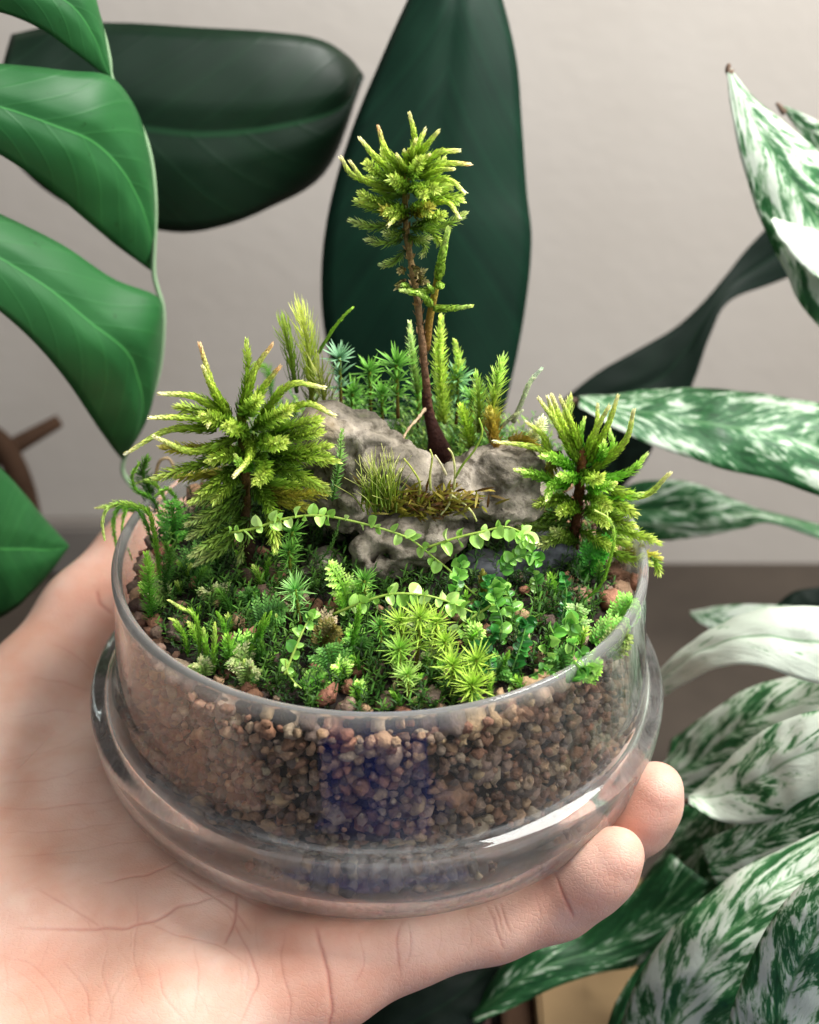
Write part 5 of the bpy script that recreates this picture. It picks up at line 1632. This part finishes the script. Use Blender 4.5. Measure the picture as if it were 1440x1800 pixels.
# threads and fern-like shoots at the left
LG = ('2f6a18', '5fa02a', '9ac84a'); LP = ('4a8a20', '8fc03c', 'd0e08a'); LD = ('1c3f12', '34691c', '5f9030')
for lab, path, leaf, c, dens, spr, w, core, dY in (
        ('bright thread moss arching over the rim and hanging outside at far left', [(284, 1045), (278, 985), (270, 930), (256, 896), (215, 884), (190, 892), (180, 918), (184, 948)], .9, LP, 7, .5, .42, .42, -2),
        ('second thread moss bent over the rim, ending lower', [(262, 930), (240, 893), (212, 890), (200, 915), (204, 955), (216, 982)], .9, LG, 7, .5, .42, .42, -2),
        ('short thread moss poking over the left rim towards the wall', [(250, 900), (225, 896), (198, 889), (170, 893)], .8, LP, 7, .5, .4, .36, 0),
        ('upright feathery thread by the left wall of the bowl', [(268, 1090), (264, 1050), (262, 1010), (258, 975)], 1.6, LG, 10, .8, .4, .3, 0),
        ('crinkled green sprig behind the left rim', [(265, 900), (262, 860), (250, 830), (258, 806)], 1.8, LD, 9, .8, .5, .3, 0),
        ('loose thread hanging over the rim between the two arching ones', [(272, 960), (248, 905), (228, 890), (218, 905), (214, 940)], .8, LG, 8, .5, .36, .26, -1),
        ('fine thread rising crookedly above the left rim', [(290, 930), (270, 880), (240, 862), (232, 838), (244, 815)], .9, LG, 8, .6, .36, .26, 0),
        ('wispy pale thread leaning out behind the left rim', [(300, 900), (282, 862), (262, 845), (236, 850)], .8, LP, 8, .6, .34, .24, 0),
        ('dark tangled thread low by the left glass', [(300, 1060), (290, 1020), (300, 985), (290, 955)], 1.2, LD, 10, .8, .4, .26, 0),
        ('thin thread looping beside the crinkled sprig', [(318, 930), (312, 885), (295, 860), (275, 870)], .9, LG, 9, .6, .36, .24, 0),
        ('pale thread sticking out of the gap at the front left', [(330, 1150), (325, 1120), (312, 1096), (300, 1088)], .8, LP, 9, .5, .36, .26, 0),
        ('tan curled dry thread behind the left rim', [(272, 845), (280, 812), (296, 806), (306, 822), (310, 845)], .5, ('b8a078', 'd0bc98'), 3, .4, .3, .5, 0),
        ('leaning bright thread with pale tip near the left wall', [(352, 1165), (350, 1118), (342, 1082), (322, 1070), (298, 1056)], .8, LP, 7, .45, .4, .35, 0),
        ('pale thick finger-like thread, left of two near the front', [(363, 1165), (361, 1135), (358, 1107)], 1.0, ('5a9a28', '9acb4a', 'cfe28a'), 10, .4, .55, .5, 0),
        ('pale thin upright thread beside the thick one', [(376, 1185), (377, 1140), (378, 1098)], .9, LP, 9, .5, .4, .36, 0),
        ('fresh green thread leaning right in the dark gap', [(443, 1160), (458, 1115), (476, 1078)], .9, LG, 9, .5, .42, .36, 0),
        ('thin green thread next to the leaning fresh one', [(437, 1160), (452, 1115), (466, 1080)], .8, LG, 8, .5, .38, .3, 0),
        ('branching green thread tilting left', [(408, 1165), (400, 1120), (392, 1095), (382, 1078)], .9, LG, 8, .5, .4, .3, 0),
        ('curving thread with a hooked tip below the left tree moss', [(380, 1062), (410, 1070), (430, 1056), (438, 1026)], .8, LG, 8, .4, .4, .35, 0),
        ('small bent thread close to the left glass', [(335, 1120), (320, 1112), (306, 1098)], .8, LG, 8, .5, .4, .3, 0),
        ('leafy green thread standing in the front gap', [(402, 1180), (404, 1145), (400, 1120)], 1.5, LG, 10, .8, .45, .3, 0),
        ('dark thread in the shade under the left tree moss', [(345, 1050), (348, 1020), (360, 1000)], 1.2, LD, 9, .7, .4, .3, 0),
        ('dark leafy thread beneath the hanging shoots', [(410, 1090), (400, 1060), (385, 1040)], 1.4, LD, 9, .8, .45, .3, 0),
        ('tall green thread right of the front fern', [(615, 1160), (622, 1120), (630, 1085), (632, 1066)], 1.0, LG, 10, .5, .45, .4, 0),
        ('long thin thread curving over the right pebbles', [(1018, 1062), (1055, 1030), (1072, 985), (1080, 940), (1070, 912), (1048, 898)], .7, LP, 7, .4, .4, .34, 0),
        ('knobby brown-olive shoot in front of the slate', [(850, 1060), (850, 1030), (849, 1004)], 1.0, ('5a5a1a', '7a7a28', 'a0a050'), 14, .7, .5, .8, 0),
        ('thread behind the left tree moss reaching up', [(478, 700), (470, 650), (450, 640)], 1.4, LG, 8, .8, .4, .3, 0),
        ('feathery thread left of the right tree moss stem', [(985, 1060), (975, 1035), (968, 1010)], 1.3, LG, 9, .8, .45, .3, 0)):
    spike_moss('thread_moss', lab, path, leaf * 1.5, c, dens * 1.5, spr * 1.35, w * .85, core * .8, dY, group='thread mosses')
G1 = ('3f6a20', '7a9a4a', 'b8b890'); G2 = ('3a8a20', '74c038', 'b4e070'); G3 = ('23501a', '3f7a2a', '6aa048'); G4 = ('6a6a3a', '9a9a68', 'c0b898'); G5 = ('5a9a28', '94cc48', 'cfe890')
for lab, path, size, c, pairs in (
        ('dull grey-green fern moss fanning at the front left rim', [(520, 1165), (505, 1195), (492, 1230)], 4.6, G1, 9),
        ('dark fern moss lying against the front left rim', [(400, 1150), (430, 1185), (465, 1215)], 4.0, G3, 9),
        ('bright green arching fern moss above the front left rim', [(500, 1155), (475, 1168), (450, 1180), (434, 1186)], 2.2, G2, 10),
        ('bright green fern moss right of the dull fan', [(530, 1205), (555, 1200), (580, 1190)], 2.6, G2, 8),
        ('fern moss with a dull fan spreading right', [(530, 1180), (545, 1205), (555, 1232)], 3.6, G1, 8),
        ('dark fern moss in the middle of the front gap', [(585, 1190), (582, 1165), (575, 1138)], 3.4, G3, 8),
        ('grey-brown fern moss drooping at the front rim', [(690, 1205), (705, 1232), (720, 1258)], 3.4, G4, 8),
        ('dry tan fern moss at the front rim right of the drooping one', [(720, 1232), (750, 1240), (778, 1238)], 3.0, G4, 8),
        ('dry tan fern sprig hanging at the centre rim', [(742, 1225), (740, 1245), (736, 1262)], 2.6, G4, 7),
        ('small grey fern sprig left of the centre rim', [(620, 1215), (630, 1232), (618, 1250)], 2.4, G1, 7),
        ('pale green single stalk fern sprig at the front rim', [(628, 1235), (630, 1215), (632, 1198)], 1.0, G5, 7),
        ('olive fern moss in the shade above the centre rim', [(665, 1180), (655, 1205), (648, 1228)], 3.4, ('3f4a18', '6a7030', '8a8a50'), 8),
        ('pale green branching fern moss in front of the stone left end', [(612, 1075), (606, 1040), (592, 1012), (578, 990)], 2.2, G5, 8),
        ('second pale branching fern moss beside it', [(616, 1075), (628, 1045), (640, 1020)], 2.4, G5, 7),
        ('yellow-green pointed fern moss left of the big front pebble', [(915, 1192), (898, 1196), (876, 1204)], 2.2, G5, 10),
        ('yellow-green fern shoot above the dark clump', [(826, 1135), (832, 1118), (846, 1106)], 2.0, G5, 8),
        ('light green fern moss at the right rim', [(1040, 1130), (1070, 1112), (1100, 1098)], 3.2, ('3f8a28', '6aae40', 'a0cf6a'), 9),
        ('small bright fern moss beside the right glass', [(1080, 1095), (1098, 1070), (1112, 1055)], 2.6, ('4a9a28', '7ac048', 'aadf70'), 8),
        ('fern moss in front of the right tree moss foot', [(1000, 1115), (1010, 1090), (1015, 1065)], 2.8, ('3f7a28', '7aa858', 'b4cc90'), 8),
        ('olive fern moss low at the right rim', [(1060, 1150), (1085, 1128), (1105, 1115)], 2.6, ('3a6a20', '6a8a38', '9aa868'), 8),
        ('bright fern moss leaning on the front right rim', [(1005, 1185), (1030, 1175), (1052, 1168)], 2.4, ('4a9a20', '80c838', 'b8e860'), 8),
        ('dark green fern blade pair beside the right tree moss stem', [(1018, 1010), (1035, 978), (1072, 945)], 2.2, ('1a5a14', '2f8a1e', '4fae30'), 10),
        ('second dark green fern blade below the pair', [(1018, 1015), (1040, 990), (1065, 972)], 2.0, ('1a5a14', '2f8a1e', '4fae30'), 9),
        ('pale tan crumbly lichen sprig among the right pebbles', [(1068, 1110), (1074, 1130), (1072, 1150)], 1.2, ('a08868', 'c8b498', 'e0d0b8'), 9),
        ('green fern moss under the left tree moss', [(330, 1020), (345, 990), (370, 970)], 3.6, G3, 8),
        ('leafy fern moss behind the left rim', [(300, 960), (305, 920), (300, 880)], 3.2, ('1f5a16', '3f8a26', '6ab040'), 9),
        ('dark fern moss beside the hanging left shoot', [(450, 1110), (470, 1080), (500, 1065)], 3.2, G3, 8),
        ('withered tan fern sprig in the front gap', [(555, 1110), (572, 1092), (585, 1098)], 2.4, ('6a5a3a', 'a89878', 'c8b898'), 7),
        ('brown-olive fern moss behind the front gap', [(560, 1150), (575, 1120), (590, 1100)], 3.0, ('3a3a14', '5f5a20', '8a8040'), 8)):
    frond_moss(lab, path, size * 1.25, c, int(pairs * 1.2))

# small sprigs in the gaps between the larger mosses
LAND = [((830, 1203), 'the front star moss'), ((738, 1172), 'the long yellow-green strand'), ((735, 1084), 'the tall pale star moss'), ((519, 1036), 'the fresh green star moss'), ((505, 1195), 'the dull fern fan'),
        ((370, 1130), 'the finger-like threads'), ((440, 1010), 'the left tree moss stem'), ((262, 1040), 'the left glass wall'), ((930, 1212), 'the big front pebble'), ((1000, 1060), 'the right tree moss stem'), ((1095, 1085), 'the right glass wall'),
        ((750, 1240), 'the tan fern at the rim'), ((620, 1070), 'the pale branching fern'), ((430, 1185), 'the dark fern by the rim'), ((620, 1225), 'the grey fern sprig'), ((582, 1160), 'the dark middle fern'), ((300, 960), 'the leafy fern behind the left rim'), ((466, 1090), 'the two leaning green threads')]
rs = random.Random(11)
seen = set()
k = tries = 0
while k < 58 and tries < 4000:
    tries += 1
    px, py = rs.uniform(270, 1070), rs.uniform(1000, 1245)
    p = US(px, py)
    if math.hypot(p[0], p[1]) > 45.5 or (830 < px < 1000 and py < 1180) or (560 < px < 980 and py < 1040): continue
    up_ = rs.random() < .5
    h = rs.uniform(22, 48)
    pal, word = rs.choice(((LG, 'fresh green'), (LP, 'pale-tipped green'), (LD, 'dark green'))) if up_ else rs.choice(((G1, 'grey-green'), (G2, 'bright green'), (G3, 'dark green'), (G5, 'yellow-green')))
    (lx, ly), lw = min(LAND, key=lambda q: math.dist(q[0], (px, py)))
    where = ('left of' if px < lx else 'right of') if abs(px - lx) > abs(py - ly) else ('behind' if py < ly else 'in front of')
    lab = '%s %s %s sprig %s %s' % ('tall' if h > 35 else 'short', word, 'upright moss' if up_ else 'feathery moss', where, lw)
    if lab in seen: continue
    seen.add(lab); k += 1
    if up_:
        dx = rs.uniform(-18, 18)
        spike_moss('moss_sprig', lab, [(px, py), (px + dx * .3, py - h * .55), (px + dx, py - h)], rs.uniform(1.2, 1.9), pal, 11, rs.uniform(.6, .9), .36, .24, group='upright moss sprigs in the gaps')
    else:
        a_ = rs.uniform(-2.6, -.5)
        o_ = frond_moss(lab, [(px, py), (px + math.cos(a_) * h * .5, py + math.sin(a_) * h * .6), (px + math.cos(a_) * h, py + math.sin(a_) * h * .75)], rs.uniform(2.2, 3.6), pal, 8, group='feathery moss sprigs in the gaps')
        o_.name = 'feathery_sprig'

# low dark moss that nobody could count
g = Geo()
for i in range(1500):
    a = RNG.uniform(0, 6.283); R = 43 * math.sqrt(RNG.uniform(0, 1))
    x, y = R * math.cos(a), R * math.sin(a)
    if y > 12 and abs(x) > 30: pass
    p = np.array([BX + x, y, soil_z(x, y) - .6]); h = RNG.uniform(1.5, 5.5)
    dark = RNG.uniform(.35, 1.0)
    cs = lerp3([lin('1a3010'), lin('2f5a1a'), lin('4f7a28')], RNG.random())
    tp = p + np.array([RNG.normal(0, 1.2), RNG.normal(0, 1.2), h])
    g.tube([p, (p + tp) / 2 + RNG.normal(0, .3, 3), tp], [.16, .13, .06], [cs * .5, cs * .8, cs], 3, False)
    for k in range(12):
        t = k / 11; q = p * (1 - t) + tp * t; ph = k * 2.4; o = np.array([math.cos(ph), math.sin(ph), 0])
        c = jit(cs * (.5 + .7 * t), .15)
        g.blade(q, o * .8 + np.array([0, 0, .5]), np.array([0, 0, 1.0]), RNG.uniform(1.0, 2.0), .36, c * .8, c * 1.25, .1)
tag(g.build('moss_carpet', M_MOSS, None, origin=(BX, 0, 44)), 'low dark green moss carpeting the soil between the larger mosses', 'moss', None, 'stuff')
g = Geo()
for i in range(700):   # taller thicket behind the stone
    x = RNG.uniform(-30, 34); y = RNG.uniform(20, 40)
    if math.hypot(x, y) > 45: continue
    p = np.array([BX + x, y, soil_z(x, y)]); h = RNG.uniform(5, 15)
    tp = p + np.array([RNG.normal(0, 2.0), RNG.normal(0, 2), h])
    cs = lerp3([lin('1f4414'), lin('3f7022'), lin('7a9a38')], RNG.random())
    for k in range(16):
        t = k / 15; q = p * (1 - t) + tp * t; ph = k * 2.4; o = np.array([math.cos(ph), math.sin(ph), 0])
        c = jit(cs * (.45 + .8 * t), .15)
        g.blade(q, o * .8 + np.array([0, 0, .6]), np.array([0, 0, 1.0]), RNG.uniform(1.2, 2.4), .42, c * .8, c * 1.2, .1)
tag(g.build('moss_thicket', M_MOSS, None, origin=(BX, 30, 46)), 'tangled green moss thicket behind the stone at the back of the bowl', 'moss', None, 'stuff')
